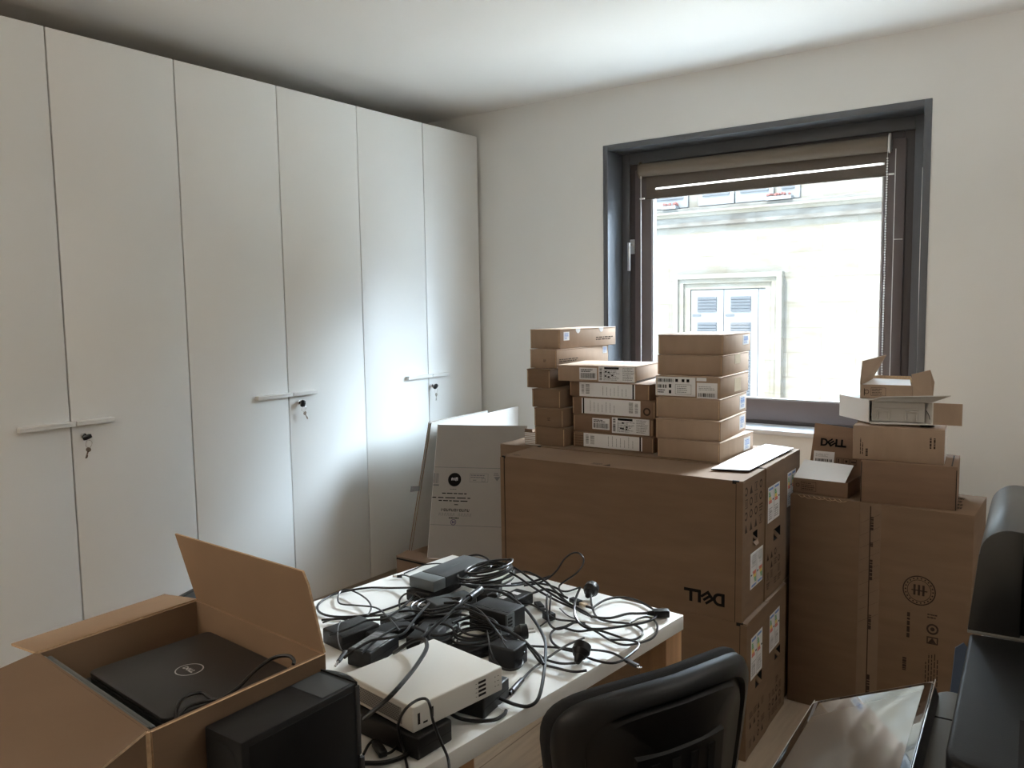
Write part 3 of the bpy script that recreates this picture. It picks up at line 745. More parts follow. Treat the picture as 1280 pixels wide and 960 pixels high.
 'coil_back': (0.003, [(-1.3034,1.7714,0.775),(-1.3298,1.7684,0.777),(-1.3527,1.7501,0.7787),(-1.3675,1.7201,0.78),(-1.3713,1.6843,0.7807),(-1.3633,1.6498,0.7806),(-1.3451,1.6235,0.78),(-1.3203,1.6105,0.7789),(-1.2939,1.6134,0.7778),(-1.271,1.6317,0.7768),(-1.2562,1.6617,0.7764),(-1.2524,1.6975,0.7766),(-1.2604,1.732,0.7775),(-1.2786,1.7584,0.779),(-1.3044,1.7808,0.7817),(-1.33,1.778,0.7811),(-1.3521,1.7603,0.7806),(-1.3663,1.7313,0.7804),(-1.37,1.6968,0.7807),(-1.3623,1.6635,0.7814),(-1.3447,1.638,0.7826),(-1.3208,1.6255,0.7839),(-1.2953,1.6283,0.7854),(-1.2732,1.646,0.7867),(-1.2589,1.675,0.7876),(-1.2553,1.7095,0.7882),(-1.263,1.7428,0.7883),(-1.2805,1.7683,0.788),(-1.311,1.7744,0.7884),(-1.3387,1.7713,0.7849),(-1.3626,1.7522,0.782),(-1.3781,1.7208,0.7802),(-1.382,1.6834,0.78),(-1.3737,1.6473,0.7816),(-1.3547,1.6197,0.7847),(-1.3288,1.6062,0.7888),(-1.3012,1.6092,0.7932),(-1.2772,1.6284,0.797),(-1.2618,1.6597,0.7996),(-1.2578,1.6972,0.8005),(-1.2662,1.7332,0.7998),(-1.2852,1.7608,0.7975),(-1.316,1.7766,0.7939),(-1.3438,1.7735,0.7914),(-1.3678,1.7543,0.7893),(-1.3834,1.7227,0.7881),(-1.3873,1.6851,0.7881),(-1.379,1.6489,0.7894),(-1.3599,1.6213,0.7918),(-1.3339,1.6076,0.795),(-1.3061,1.6107,0.7983),(-1.2821,1.6299,0.8013),(-1.2666,1.6614,0.8033),(-1.2626,1.699,0.8042),(-1.271,1.7352,0.8037),(-1.2901,1.7629,0.8021),(-1.3045,1.7596,0.7995),(-1.3261,1.7572,0.7978),(-1.3448,1.7423,0.7964),(-1.3568,1.7178,0.7956),(-1.3599,1.6885,0.7957),(-1.3534,1.6604,0.7967),(-1.3386,1.6388,0.7986),(-1.3184,1.6282,0.8011),(-1.2968,1.6306,0.8036),(-1.2781,1.6456,0.8059),(-1.266,1.6701,0.8075),(-1.2629,1.6993,0.8082),(-1.2694,1.7275,0.808),(-1.2843,1.749,0.8069),(-1.3097,1.7769,0.8058),(-1.3342,1.7742,0.8027),(-1.3554,1.7572,0.8),(-1.3692,1.7293,0.7984),(-1.3727,1.6961,0.7983),(-1.3653,1.6641,0.7998),(-1.3484,1.6396,0.8027),(-1.3254,1.6276,0.8064),(-1.3009,1.6303,0.8104),(-1.2796,1.6473,0.8139),(-1.2659,1.6751,0.8163),(-1.2624,1.7084,0.8172),(-1.2698,1.7404,0.8166),(-1.2867,1.7648,0.8146),(-1.3043,1.7643,0.8102)]),
 'coil_front': (0.0027, [(-1.1443,1.3573,0.7603),(-1.1289,1.3416,0.7587),(-1.1089,1.3347,0.7566),(-1.0881,1.3381,0.7544),(-1.0707,1.3511,0.7526),(-1.0602,1.371,0.7517),(-1.0585,1.3941,0.752),(-1.0662,1.4156,0.7535),(-1.0815,1.4314,0.7559),(-1.1016,1.4382,0.759),(-1.1224,1.4349,0.7622),(-1.1397,1.4219,0.7649),(-1.1503,1.4019,0.7668),(-1.1519,1.3789,0.7674),(-1.1539,1.357,0.7624),(-1.1382,1.341,0.7627),(-1.1178,1.334,0.7629),(-1.0966,1.3374,0.7631),(-1.0788,1.3506,0.7633),(-1.0681,1.371,0.7637),(-1.0664,1.3945,0.7641),(-1.0742,1.4164,0.7647),(-1.0899,1.4325,0.7654),(-1.1103,1.4395,0.7661),(-1.1315,1.4361,0.7669),(-1.1492,1.4228,0.7676),(-1.16,1.4025,0.7682),(-1.1616,1.379,0.7687),(-1.1641,1.3555,0.768),(-1.1467,1.3376,0.7687),(-1.124,1.3299,0.7694),(-1.1005,1.3337,0.7702),(-1.0808,1.3484,0.7709),(-1.0689,1.371,0.7715),(-1.067,1.3971,0.772),(-1.0757,1.4215,0.7724),(-1.0931,1.4393,0.7727),(-1.1158,1.4471,0.7729),(-1.1393,1.4432,0.7731),(-1.159,1.4286,0.7733),(-1.1709,1.4059,0.7736),(-1.1727,1.3799,0.7741),(-1.1551,1.3607,0.7733),(-1.139,1.3441,0.7745),(-1.1179,1.3369,0.776),(-1.096,1.3405,0.7775),(-1.0778,1.3541,0.7788),(-1.0667,1.3751,0.7797),(-1.065,1.3993,0.7803),(-1.073,1.422,0.7804),(-1.0891,1.4385,0.7801),(-1.1102,1.4457,0.7797),(-1.1321,1.4422,0.7791),(-1.1503,1.4286,0.7788),(-1.1614,1.4076,0.7787),(-1.1631,1.3833,0.7791),(-1.155,1.3591,0.7852),(-1.1397,1.3434,0.7843),(-1.1198,1.3365,0.7831),(-1.0991,1.3399,0.7818),(-1.0818,1.3528,0.7809),(-1.0713,1.3727,0.7804),(-1.0696,1.3956,0.7808),(-1.0772,1.4171,0.7819),(-1.0925,1.4328,0.7837),(-1.1125,1.4396,0.7858),(-1.1332,1.4362,0.7881),(-1.1505,1.4233,0.79),(-1.161,1.4034,0.7914),(-1.1626,1.3805,0.792),(-1.1446,1.3644,0.7933),(-1.1309,1.3504,0.7919),(-1.1131,1.3443,0.7899),(-1.0947,1.3473,0.7879),(-1.0793,1.3588,0.7863),(-1.0699,1.3765,0.7855),(-1.0685,1.397,0.7857),(-1.0752,1.4161,0.7871),(-1.0889,1.4301,0.7895),(-1.1067,1.4361,0.7924),(-1.1251,1.4331,0.7954),(-1.1405,1.4216,0.7979),(-1.1499,1.4039,0.7997),(-1.1513,1.3835,0.8004),(-1.1536,1.3533,0.8008)]),
 'coil_mid': (0.0028, [(-1.2919,1.5329,0.7505),(-1.3165,1.5325,0.7506),(-1.3384,1.5216,0.7507),(-1.3534,1.5022,0.7509),(-1.3586,1.4782,0.7514),(-1.3528,1.4544,0.752),(-1.3372,1.4354,0.7528),(-1.315,1.4251,0.7538),(-1.2904,1.4254,0.7548),(-1.2685,1.4364,0.7558),(-1.2535,1.4558,0.7566),(-1.2483,1.4797,0.7573),(-1.2541,1.5036,0.7577),(-1.2697,1.5225,0.7579),(-1.2884,1.5366,0.7589),(-1.3145,1.5363,0.7571),(-1.3379,1.5246,0.7556),(-1.354,1.5039,0.7547),(-1.3594,1.4783,0.7547),(-1.3532,1.4529,0.7558),(-1.3367,1.4327,0.7578),(-1.3129,1.4217,0.7605),(-1.2868,1.4221,0.7633),(-1.2634,1.4337,0.7659),(-1.2474,1.4544,0.7679),(-1.2419,1.48,0.7689),(-1.2481,1.5054,0.7689),(-1.2647,1.5256,0.7679),(-1.2924,1.5398,0.7649),(-1.3213,1.5394,0.7663),(-1.3472,1.5265,0.7675),(-1.3649,1.5036,0.7686),(-1.3709,1.4754,0.7693),(-1.3641,1.4473,0.7696),(-1.3458,1.4249,0.7696),(-1.3195,1.4127,0.7694),(-1.2906,1.4131,0.7692),(-1.2647,1.426,0.769),(-1.247,1.4489,0.769),(-1.241,1.4772,0.7694),(-1.2478,1.5053,0.7701),(-1.2661,1.5276,0.7711),(-1.2908,1.5313,0.7741),(-1.3148,1.531,0.7718),(-1.3363,1.5203,0.7698),(-1.351,1.5013,0.7686),(-1.356,1.4778,0.7685),(-1.3504,1.4544,0.7697),(-1.3351,1.4359,0.7721),(-1.3133,1.4257,0.7752),(-1.2893,1.4261,0.7786),(-1.2678,1.4368,0.7817),(-1.2531,1.4558,0.784),(-1.2481,1.4793,0.7851),(-1.2537,1.5026,0.785),(-1.269,1.5212,0.7837),(-1.2904,1.5158,0.779)]),
 'coil_left': (0.0028, [(-1.3799,1.4295,0.7562),(-1.3848,1.401,0.7573),(-1.3789,1.3728,0.757),(-1.3634,1.3505,0.7553),(-1.3414,1.3384,0.7527),(-1.3171,1.3391,0.7498),(-1.2956,1.3522,0.7473),(-1.2809,1.3754,0.7458),(-1.276,1.4038,0.7456),(-1.2819,1.432,0.7469),(-1.2974,1.4544,0.7495),(-1.3194,1.4664,0.753),(-1.3436,1.4658,0.7568),(-1.3652,1.4526,0.7603),(-1.372,1.4287,0.7625),(-1.3764,1.403,0.7636),(-1.3711,1.3775,0.7633),(-1.357,1.3573,0.7617),(-1.3371,1.3464,0.7593),(-1.3152,1.347,0.7566),(-1.2957,1.3589,0.7542),(-1.2824,1.3798,0.7528),(-1.278,1.4055,0.7526),(-1.2833,1.431,0.7539),(-1.2974,1.4512,0.7564),(-1.3173,1.462,0.7598),(-1.3392,1.4615,0.7634),(-1.3587,1.4496,0.7667),(-1.3744,1.4197,0.7598),(-1.3781,1.3981,0.76),(-1.3736,1.3767,0.7608),(-1.3618,1.3597,0.7622),(-1.3451,1.3506,0.7639),(-1.3267,1.351,0.7658),(-1.3103,1.361,0.7675),(-1.2991,1.3786,0.7688),(-1.2954,1.4002,0.7696),(-1.2999,1.4216,0.7697),(-1.3117,1.4386,0.7693),(-1.3284,1.4477,0.7685),(-1.3468,1.4473,0.7676),(-1.3632,1.4373,0.7668),(-1.3748,1.4225,0.7705)]),
 'box_cable': (0.003, [(-1.0425,0.6187,0.927),(-1.0592,0.628,0.931),(-1.0779,0.6529,0.935),(-1.0742,0.6788,0.933),(-1.0512,0.6801,0.929),(-1.0387,0.6886,0.929),(-1.0418,0.7209,0.933),(-1.0511,0.7597,0.943),(-1.046,0.789,0.953),(-1.0263,0.8015,0.957),(-1.0125,0.8025,0.953),(-1.008,0.7974,0.949)]),
 'box_cable_b': (0.0025, [(-1.0457,0.6219,0.9255),(-1.0621,0.647,0.9265),(-1.0587,0.6682,0.9265),(-1.0446,0.6804,0.9285)]),
}


# ------------------------------------------------------------------ printing and labels on flat faces
class Face:
    """a flat face given by its lower left corner (seen from outside) and two directions"""
    def __init__(s, o, u, v):
        s.o, s.u, s.v = Vector(o), Vector(u).normalized(), Vector(v).normalized()
        s.n = s.u.cross(s.v)

    def p(s, a, b, h=0.0):
        return s.o + s.u * a + s.v * b + s.n * h

    def sub(s, a, b, turn=0):
        u, v = s.u, s.v
        for _ in range(turn):
            u, v = v, -u
        f = Face(s.p(a, b), u, v)
        return f


def ink(mb, F, a0, b0, a1, b1, m=0, h=0.0006):
    mb.quad(F.p(a0, b0, h), F.p(a1, b0, h), F.p(a1, b1, h), F.p(a0, b1, h), m)


def ink_bars(mb, F, a0, b0, a1, b1, rnd, m=0, h=0.0006, vertical=True, w=0.0012):
    x = a0 if vertical else b0
    e = a1 if vertical else b1
    while x < e:
        k = w * rnd.choice((0.6, 1, 1, 1.8))
        if vertical: ink(mb, F, x, b0, min(x + k, e), b1, m, h)
        else: ink(mb, F, a0, x, a1, min(x + k, e), m, h)
        x += k + w * rnd.choice((0.6, 1, 1.4))


def ink_lines(mb, F, a0, b0, a1, b1, n, rnd, m=0, h=0.0006, fill=0.5, vertical=False):
    """rows of small print, broken into words"""
    L = (b1 - b0) if vertical else (a1 - a0)
    W = (a1 - a0) if vertical else (b1 - b0)
    for i in range(n):
        c = (i + 0.5) / n * W; hh = W / n * fill / 2
        x = 0; end = L * rnd.uniform(0.6, 1.0)
        while x < end:
            k = min(rnd.uniform(0.06, 0.2) * L, end - x)
            if vertical: ink(mb, F, a0 + c - hh, b0 + x, a0 + c + hh, b0 + x + k, m, h)
            else: ink(mb, F, a0 + x, b1 - c - hh, a0 + x + k, b1 - c + hh, m, h)
            x += k + 0.03 * L


def ink_frame(mb, F, a0, b0, a1, b1, t, m=0, h=0.0006):
    ink(mb, F, a0, b0, a1, b0 + t, m, h); ink(mb, F, a0, b1 - t, a1, b1, m, h)
    ink(mb, F, a0, b0, a0 + t, b1, m, h); ink(mb, F, a1 - t, b0, a1, b1, m, h)


def ink_wordmark(mb, F, a, b, hgt, m=0, h=0.0007):
    """the four bold letters, the second one tilted back"""
    s = hgt
    def q(pts): mb.add([F.p(a + x * s, b + y * s, h) for x, y in pts], [list(range(len(pts)))], m)
    # D
    q([(0, 0), (0.26, 0), (0.26, 1), (0, 1)])
    n = 12
    for i in range(n):
        t0, t1 = -math.pi / 2 + math.pi * i / n, -math.pi / 2 + math.pi * (i + 1) / n
        ow, oh, iw, ih = 0.52, 0.5, 0.28, 0.28
        c = 0.40
        q([(c + iw * math.cos(t0), 0.5 + ih * math.sin(t0)), (c + ow * math.cos(t0), 0.5 + oh * math.sin(t0)),
           (c + ow * math.cos(t1), 0.5 + oh * math.sin(t1)), (c + iw * math.cos(t1), 0.5 + ih * math.sin(t1))])
    q([(0.24, 0), (0.41, 0), (0.41, 0.22), (0.24, 0.22)]); q([(0.24, 0.78), (0.41, 0.78), (0.41, 1), (0.24, 1)])
    # tilted E
    cx, cy, an = 1.34, 0.5, R(38)
    ca, sa = math.cos(an), math.sin(an)
    def e(x0, y0, x1, y1):
        q([(cx + ca * x - sa * y, cy + sa * x + ca * y) for x, y in ((x0, y0), (x1, y0), (x1, y1), (x0, y1))])
    e(-0.40, -0.40, -0.17, 0.40); e(-0.18, -0.40, 0.40, -0.21); e(-0.18, -0.095, 0.40, 0.095); e(-0.18, 0.21, 0.40, 0.40)
    # L L
    for x in (1.84, 2.52):
        q([(x, 0), (x + 0.25, 0), (x + 0.25, 1), (x, 1)]); q([(x + 0.24, 0), (x + 0.68, 0), (x + 0.68, 0.24), (x + 0.24, 0.24)])


def paper_label(parent, F, a0, b0, a1, b1, style, seed, name='shipping_label'):
    rnd = random.Random(seed)
    mb = MB()
    mb.slab([F.p(a0, b0, 0.0004), F.p(a1, b0, 0.0004), F.p(a1, b1, 0.0004), F.p(a0, b1, 0.0004)], 0.0006, 0)
    w, h = a1 - a0, b1 - b0
    G = Face(F.p(a0, b0, 0.0005), F.u, F.v)
    if style == 'barcode':
        ink_lines(mb, G, w * .08, h * .62, w * .8, h * .9, 2, rnd, 1, fill=.6)
        ink_bars(mb, G, w * .08, h * .12, w * .92, h * .56, rnd, 1, w=.0016)
    elif style == 'spec':
        ink(mb, G, w * .16, h * .8, w * .56, h * .94, 1)
        ink_bars(mb, G, w * .03, h * .1, w * .10, h * .92, rnd, 1, vertical=False, w=.002)
        ink_lines(mb, G, w * .14, h * .08, w * .62, h * .74, 8, rnd, 2, fill=.4)
        for i in range(5):
            x, y = rnd.uniform(.15, .4) * w, rnd.uniform(.2, .65) * h
            ink(mb, G, x, y, x + w * .05, y + w * .04, 1)
        ink(mb, G, w * .80, h * .05, w * .805, h * .95, 2)
        ink_lines(mb, G, w * .66, h * .1, w * .97, h * .92, 9, rnd, 2, fill=.35)
    elif style in ('long', 'long_r'):
        f = (lambda x: x) if style == 'long' else (lambda x: 1 - x)
        def seg(x0, x1): 
            a, b = f(x0) * w, f(x1) * w
            return min(a, b), max(a, b)
        p, q = seg(.04, .09); ink_bars(mb, G, p, h * .2, q, h * .85, rnd, 2, vertical=False, w=.002)
        p, q = seg(.12, .19); ink_bars(mb, G, p, h * .2, q, h * .85, rnd, 2, vertical=False, w=.0016)
        p, q = seg(.40, .88); ink_lines(mb, G, p, h * .15, q, h * .92, 7, rnd, 2, fill=.10, vertical=True)
        p, q = seg(.955, .98); ink(mb, G, p, 0, q, h, 1)
    elif style == 'wide':
        ink_bars(mb, G, w * .05, h * .72, w * .45, h * .90, rnd, 1, w=.002)
        for x in (.5, .66, .78): ink(mb, G, w * x, h * .74, w * (x + .07), h * .9, 1)
        ink_bars(mb, G, w * .05, h * .40, w * .28, h * .58, rnd, 1, w=.002)
        ink_lines(mb, G, w * .05, h * .12, w * .3, h * .34, 2, rnd, 1, fill=.5)
        ink(mb, G, w * .34, h * .42, w * .40, h * .62, 1); ink(mb, G, w * .34, h * .12, w * .40, h * .3, 1)
        ink_frame(mb, G, w * .5, h * .1, w * .9, h * .62, .0012, 2)
        ink_lines(mb, G, w * .54, h * .16, w * .86, h * .56, 4, rnd, 2, fill=.35)
    elif style == 'lower':
        ink_lines(mb, G, w * .1, h * .5, w * .9, h * .8, 3, rnd, 2, fill=.3)
        ink_bars(mb, G, w * .1, h * .1, w * .9, h * .34, rnd, 1, w=.002)
    elif style == 'tag':
        ink_bars(mb, G, w * .16, h * .42, w * .84, h * .86, rnd, 3, w=.0016, vertical=False)
        ink_lines(mb, G, w * .16, h * .12, w * .84, h * .36, 2, rnd, 3, fill=.5)
    elif style == 'blank':
        pass
    return mb.build(name, [M['paper'], M['ink'], M['ink_grey'], M['ink_blue']], parent, smooth=False)


def energy_label(parent, F, a0, b0, a1, b1, flip=False, seed=1):
    """two-column energy label sheet: arrows green to red, a black class mark, small print below"""
    rnd = random.Random(seed)
    mb = MB()
    mb.slab([F.p(a0, b0, 0.0004), F.p(a1, b0, 0.0004), F.p(a1, b1, 0.0004), F.p(a0, b1, 0.0004)], 0.0006, 0)
    w, h = a1 - a0, b1 - b0
    G = Face(F.p(a0, b0, 0.0005), F.u, F.v)
    if flip: G = Face(F.p(a1, b1, 0.0005), -F.u, -F.v)
    ink(mb, G, w * .49, h * .02, w * .51, h * .98, 2)
    for c in (0, .5):
        x0 = w * (c + .05)
        ink(mb, G, x0, h * .90, x0 + w * .36, h * .96, 5)
        cols = (3, 3, 3, 4, 4, 6, 6)
        for i, k in enumerate(cols):
            y = h * (.84 - i * .048); L = w * (.10 + .026 * i)
            mb.add([G.p(x0, y - h * .019, .0006), G.p(x0 + L, y - h * .019, .0006), G.p(x0 + L + w * .03, y, .0006), G.p(x0 + L, y + h * .019, .0006), G.p(x0, y + h * .019, .0006)], [(0, 1, 2, 3, 4)], k)
        mb.add([G.p(x0 + w * .30, h * .61, .0006), G.p(x0 + w * .34, h * .59, .0006), G.p(x0 + w * .42, h * .59, .0006), G.p(x0 + w * .42, h * .63, .0006), G.p(x0 + w * .34, h * .63, .0006)], [(0, 1, 2, 3, 4)], 1)
        ink_lines(mb, G, x0, h * .06, x0 + w * .38, h * .42, 6, rnd, 2, fill=.3)
        ink_frame(mb, G, x0 + w * .08, h * .08, x0 + w * .30, h * .3, .002, 2)
    return mb.build('energy_label', [M['paper'], M['ink'], M['ink_grey'], M['en_green'], M['en_yellow'], M['ink_blue'], M['en_red']], parent, smooth=False)


def icons(mb, F, a0, b0, a1, b1, nx, ny, rnd, m=0):
    """handling pictograms printed on board"""
    w, h = (a1 - a0) / nx, (b1 - b0) / ny
    for i in range(nx):
        for j in range(ny):
            if rnd.random() < .15: continue
            x, y = a0 + i * w, b0 + j * h
            s = min(w, h) * .72
            k = rnd.choice('abcd')
            if k == 'a':
                ink_frame(mb, F, x, y, x + s, y + s, s * .09, m); ink(mb, F, x + s * .4, y + s * .2, x + s * .6, y + s * .8, m)
            elif k == 'b':
                mb.add([F.p(x, y, .0006), F.p(x + s, y, .0006), F.p(x + s * .5, y + s, .0006)], [(0, 1, 2)], m)
            elif k == 'c':
                ink_lines(mb, F, x, y, x + w * .9, y + s, 3, rnd, m)
            else:
                mb.ring(F.p(x + s * .5, y + s * .5, .0006), F.u, F.v, s * .3, s * .5, 16, m)


def faces(w, d, h):
    return {'F': Face((-w / 2, -d / 2, 0), (1, 0, 0), (0, 0, 1)), 'R': Face((w / 2, -d / 2, 0), (0, 1, 0), (0, 0, 1)),
            'T': Face((-w / 2, -d / 2, h), (1, 0, 0), (0, 1, 0)), 'L': Face((-w / 2, d / 2, 0), (0, -1, 0), (0, 0, 1))}


def at_corner(x, y, yaw, w, d):
    """centre of a box whose front right bottom corner stands at x, y"""
    ca, sa = math.cos(yaw), math.sin(yaw)
    return (x - ca * w / 2 - sa * d / 2, y - sa * w / 2 + ca * d / 2)


# ------------------------------------------------------------------ large monitor cartons
def monitor_carton(label, x, y, yaw, w, d, h, z, logo=False, hole=None, icon=None, en=None, flip=False, seed=1):
    cx, cy = at_corner(x, y, yaw, w, d)
    t = thing('monitor_carton', label, 'cardboard box', (cx, cy, z), yaw, 'large monitor cartons stacked two high')
    h -= 0.0015
    F = faces(w, d, h)
    # carton body; the right end has a hand hole let into it
    a = MB()
    hw, hd = w / 2, d / 2
    if hole:
        u0, v0, u1, v1 = hole
        ys = [-hd, -hd + u0 * d, -hd + u1 * d, hd]; zs = [0, v0 * h, v1 * h, h]
        pts = [(hw, yy, zz) for zz in zs for yy in ys]
        fs = [(j * 4 + i, j * 4 + i + 1, (j + 1) * 4 + i + 1, (j + 1) * 4 + i) for j in range(3) for i in range(3) if not (i == 1 and j == 1)]
        a.add(pts, fs)
        yo0, yo1, zo0, zo1 = ys[1], ys[2], zs[1], zs[2]
        q = [(hw, yo0, zo0), (hw, yo1, zo0), (hw, yo1, zo1), (hw, yo0, zo1)]
        qi = [(hw - 0.05, p[1], p[2]) for p in q]
        a.add(q + qi, [(0, 4, 5, 1), (1, 5, 6, 2), (2, 6, 7, 3), (3, 7, 4, 0), (4, 7, 6, 5)], 1)
    else:
        a.quad((hw, -hd, 0), (hw, hd, 0), (hw, hd, h), (hw, -hd, h))
    a.quad((-hw, -hd, 0), (hw, -hd, 0), (hw, -hd, h), (-hw, -hd, h))
    a.quad((hw, hd, 0), (-hw, hd, 0), (-hw, hd, h), (hw, hd, h))
    a.quad((-hw, hd, 0), (-hw, -hd, 0), (-hw, -hd, h), (-hw, hd, h))
    a.quad((-hw, -hd, h), (hw, -hd, h), (hw, hd, h), (-hw, hd, h))
    a.quad((-hw, hd, 0), (hw, hd, 0), (hw, -hd, 0), (-hw, -hd, 0))
    a.build('carton', [M['card'], M['hole']], t, smooth=False)
    # wrap-around sleeve edges at both ends of the front
    a = MB()
    a.box((hw - 0.020, -hd - 0.003, 0.001), (hw + 0.002, -hd + 0.02, h - 0.004))
    a.box((hw - 0.0225, -hd - 0.0008, 0.0), (hw - 0.020, -hd, h), 1)
    a.box((hw - 0.034, -hd - 0.001, h - 0.010), (hw - 0.012, -hd + 0.006, h + 0.0007), 1)
    a.build('sleeve_edge', [M['card'], M['hole']], t, bevel=0)
    a = MB()
    a.box((-hw - 0.002, -hd - 0.003, 0.001), (-hw + 0.014, -hd + 0.02, h - 0.004))
    a.box((-hw + 0.014, -hd - 0.0008, 0.0), (-hw + 0.0165, -hd, h), 1)
    a.box((-hw + 0.004, -hd - 0.001, h - 0.008), (-hw + 0.02, -hd + 0.005, h + 0.0007), 1)
    a.build('sleeve_edge', [M['card'], M['hole']], t, bevel=0)
    rnd = random.Random(seed)
    if hole:
        a = MB()
        u0, v0, u1, v1 = hole
        y0, y1, z0, z1 = -hd + u0 * d, -hd + u1 * d, v0 * h, v1 * h
        # torn flap still hanging in the hand hole
        a.slab([(hw + 0.001, y0 + (y1 - y0) * .55, z0), (hw + 0.001, y1, z0), (hw - 0.022, y1, z0 + (z1 - z0) * .45), (hw - 0.02, y0 + (y1 - y0) * .7, z0 + (z1 - z0) * .3)], 0.003)
        if flip: a.slab([(hw + 0.002, y0 - .004, z0), (hw + 0.008, y0 + .004, z0 - .012), (hw + 0.008, y1 - .01, z0 - .012), (hw + 0.002, y1 - .006, z0)], 0.003)
        a.build('hand_hole_flap', M['card'], t, smooth=False)
    if icon:
        a = MB(); u0, v0, u1, v1 = icon
        icons(a, F['R'], u0 * d, v0 * h, u1 * d, v1 * h, 4, 4, rnd)
        a.build('printed_pictograms', M['ink_soft'], t, smooth=False)
    if en:
        u0, v0, u1, v1 = en
        energy_label(t, F['R'], u0 * d, v0 * h, u1 * d, v1 * h, flip, seed)
    if logo:
        a = MB()
        G = Face(F['F'].p(w - 0.056, 0.086, 0), (-1, 0, 0), (0, 0, -1))
        ink_wordmark(a, G, 0, 0, 0.044)
        a.build('printed_logo', M['ink'], t, smooth=False)
        a = MB(); icons(a, F['T'], w * .40, d * .08, w * .56, d * .26, 3, 1, rnd); ink_lines(a, F['T'], .03, .03, .07, .05, 2, rnd)
        a.build('printed_pictograms', M['ink_soft'], t, smooth=False)
    return t


monitor_carton('large monitor carton on the floor, front lower one behind the office chair', -0.901, 2.518, 0.038, 0.93, 0.236, 0.467, 0, hole=(.42, .45, .72, .54), icon=(.15, .06, .9, .34), en=(.2, .55, .72, .86), seed=2)
monitor_carton('large monitor carton with an upside-down logo on its long front side', -0.918, 2.516, 0.033, 0.939, 0.236, 0.468, 0.467, logo=True, hole=(.46, .52, .66, .59), icon=(.08, .62, .95, .97), en=(.36, .18, .92, .44), flip=True, seed=3)
monitor_carton('large monitor carton on the floor, lower one of the pair behind the front pair', -0.913, 2.757, 0.036, 0.93, 0.225, 0.467, 0, hole=(.42, .47, .72, .55), icon=(.1, .05, .85, .35), en=(.10, .58, .65, .87), seed=4)
monitor_carton('large monitor carton upper one right behind the carton with the upside-down logo', -0.925, 2.755, 0.030, 0.93, 0.222, 0.470, 0.467, hole=(.45, .40, .82, .49), icon=(.1, .06, .9, .36), en=(.13, .57, .75, .84), seed=5)
monitor_carton('large monitor carton on the floor, hidden third in the row toward the window', -0.935, 2.985, 0.030, 0.93, 0.222, 0.467, 0, seed=6)
monitor_carton('large monitor carton upper one third in the row, label half hidden by the opened carton', -0.937, 2.983, 0.030, 0.93, 0.222, 0.467, 0.467, en=(.25, .58, .75, .86), seed=7)

# loose white sheet lying on the monitor cartons
a = MB()
sh = [(-1.068, 2.622), (-0.948, 2.656), (-0.955, 3.165), (-1.075, 3.195), (-1.082, 2.95)]
a.slab([(p, q, 0.9405) for p, q in sh], 0.004, 0, 1)
tag(a.build('cardboard_sheet', [M['white_card'], M['ink']], smooth=False), 'loose white cardboard sheet lying on top of the monitor cartons', 'cardboard sheet')

# ------------------------------------------------------------------ flat laptop cartons in three stacks
def laptop_carton(label, x, y, yaw, w, d, h, z, material='card', decals=(), tabs=False, group='flat laptop cartons stacked on the monitor cartons'):
    cx, cy = at_corner(x, y, yaw, w, d)
    t = thing('laptop_carton', label, 'cardboard box', (cx, cy, z), yaw, group)
    h -= 0.0012
    rnd = random.Random(label)
    a = MB(); e = 0.0015
    a.box((-w / 2, -d / 2, 0), (w / 2, d / 2, h - 0.004))
    a.build('tray', M[material], t, bevel=0.0022)
    a = MB()
    a.box((-w / 2 - 0.0008, -d / 2 - 0.0008, h - 0.0042), (w / 2 + 0.0008, d / 2 + 0.0008, h))
    a.build('lid', M[material], t, bevel=0.0015)
    for s in (w / 2 - 0.006, -w / 2 + 0.004):
        a = MB(); a.box((s, -d / 2 - 0.0009, 0.003), (s + 0.002, -d / 2, h - 0.006))
        a.build('folded_seam', M['card_edge'], t, smooth=False)
    F = faces(w, d, h)
    for k, (f, u0, v0, u1, v1, st) in enumerate(decals):
        L = w if f in 'FT' else d
        H = d if f == 'T' else h
        if st == 'tape':
            b = MB(); b.slab([F[f].p(u0 * L, v0 * H, .0004), F[f].p(u1 * L, v0 * H, .0004), F[f].p(u1 * L, v1 * H, .0004), F[f].p(u0 * L, v1 * H, .0004)], .0006)
            b.build('tape_patch', M['tape'], t, smooth=False)
        elif st == 'print':
            b = MB(); ink_lines(b, F[f], u0 * L, v0 * H, u1 * L, v1 * H, 2, rnd); b.build('printed_text', M['ink_soft'], t, smooth=False)
        elif st == 'blue':
            b = MB()
            for i in range(7):
                v = v0 + (v1 - v0) * i / 7
                ink_lines(b, F[f], (u0 + .03 * (i % 3)) * L, v * H, (u1 - .04 * (i % 2)) * L, (v + .07) * H, 1, rnd, fill=.9)
            b.build('blue_print', M['ink_blue'], t, smooth=False)
        elif st == 'mark':
            b = MB(); icons(b, F[f], u0 * L, v0 * H, u1 * L, v1 * H, 1, 1, rnd); b.build('printed_mark', M['ink_soft'], t, smooth=False)
        elif st == 'grid':
            b = MB()
            for i in range(5): ink(b, F[f], u0 * L, (v0 + (v1 - v0) * i / 5) * H, u1 * L, (v0 + (v1 - v0) * i / 5 + .02) * H)
            b.build('printed_grid', M['ink_soft'], t, smooth=False)
        else:
            paper_label(t, F[f], u0 * L, v0 * H, u1 * L, v1 * H, st, label + str(k), 'barcode_tag' if st == 'tag' else 'shipping_label')
    if tabs:
        for u in (.30, .72):
            n = 10
            a = MB()
            a.slab([F['R'].p(u * d + .018 * math.cos(-math.pi * i / n), h + .020 * math.sin(-math.pi * i / n), .0006) for i in range(n + 1)], .001)
            a.build('closing_tab', M['paper'], t, smooth=False)
    return t


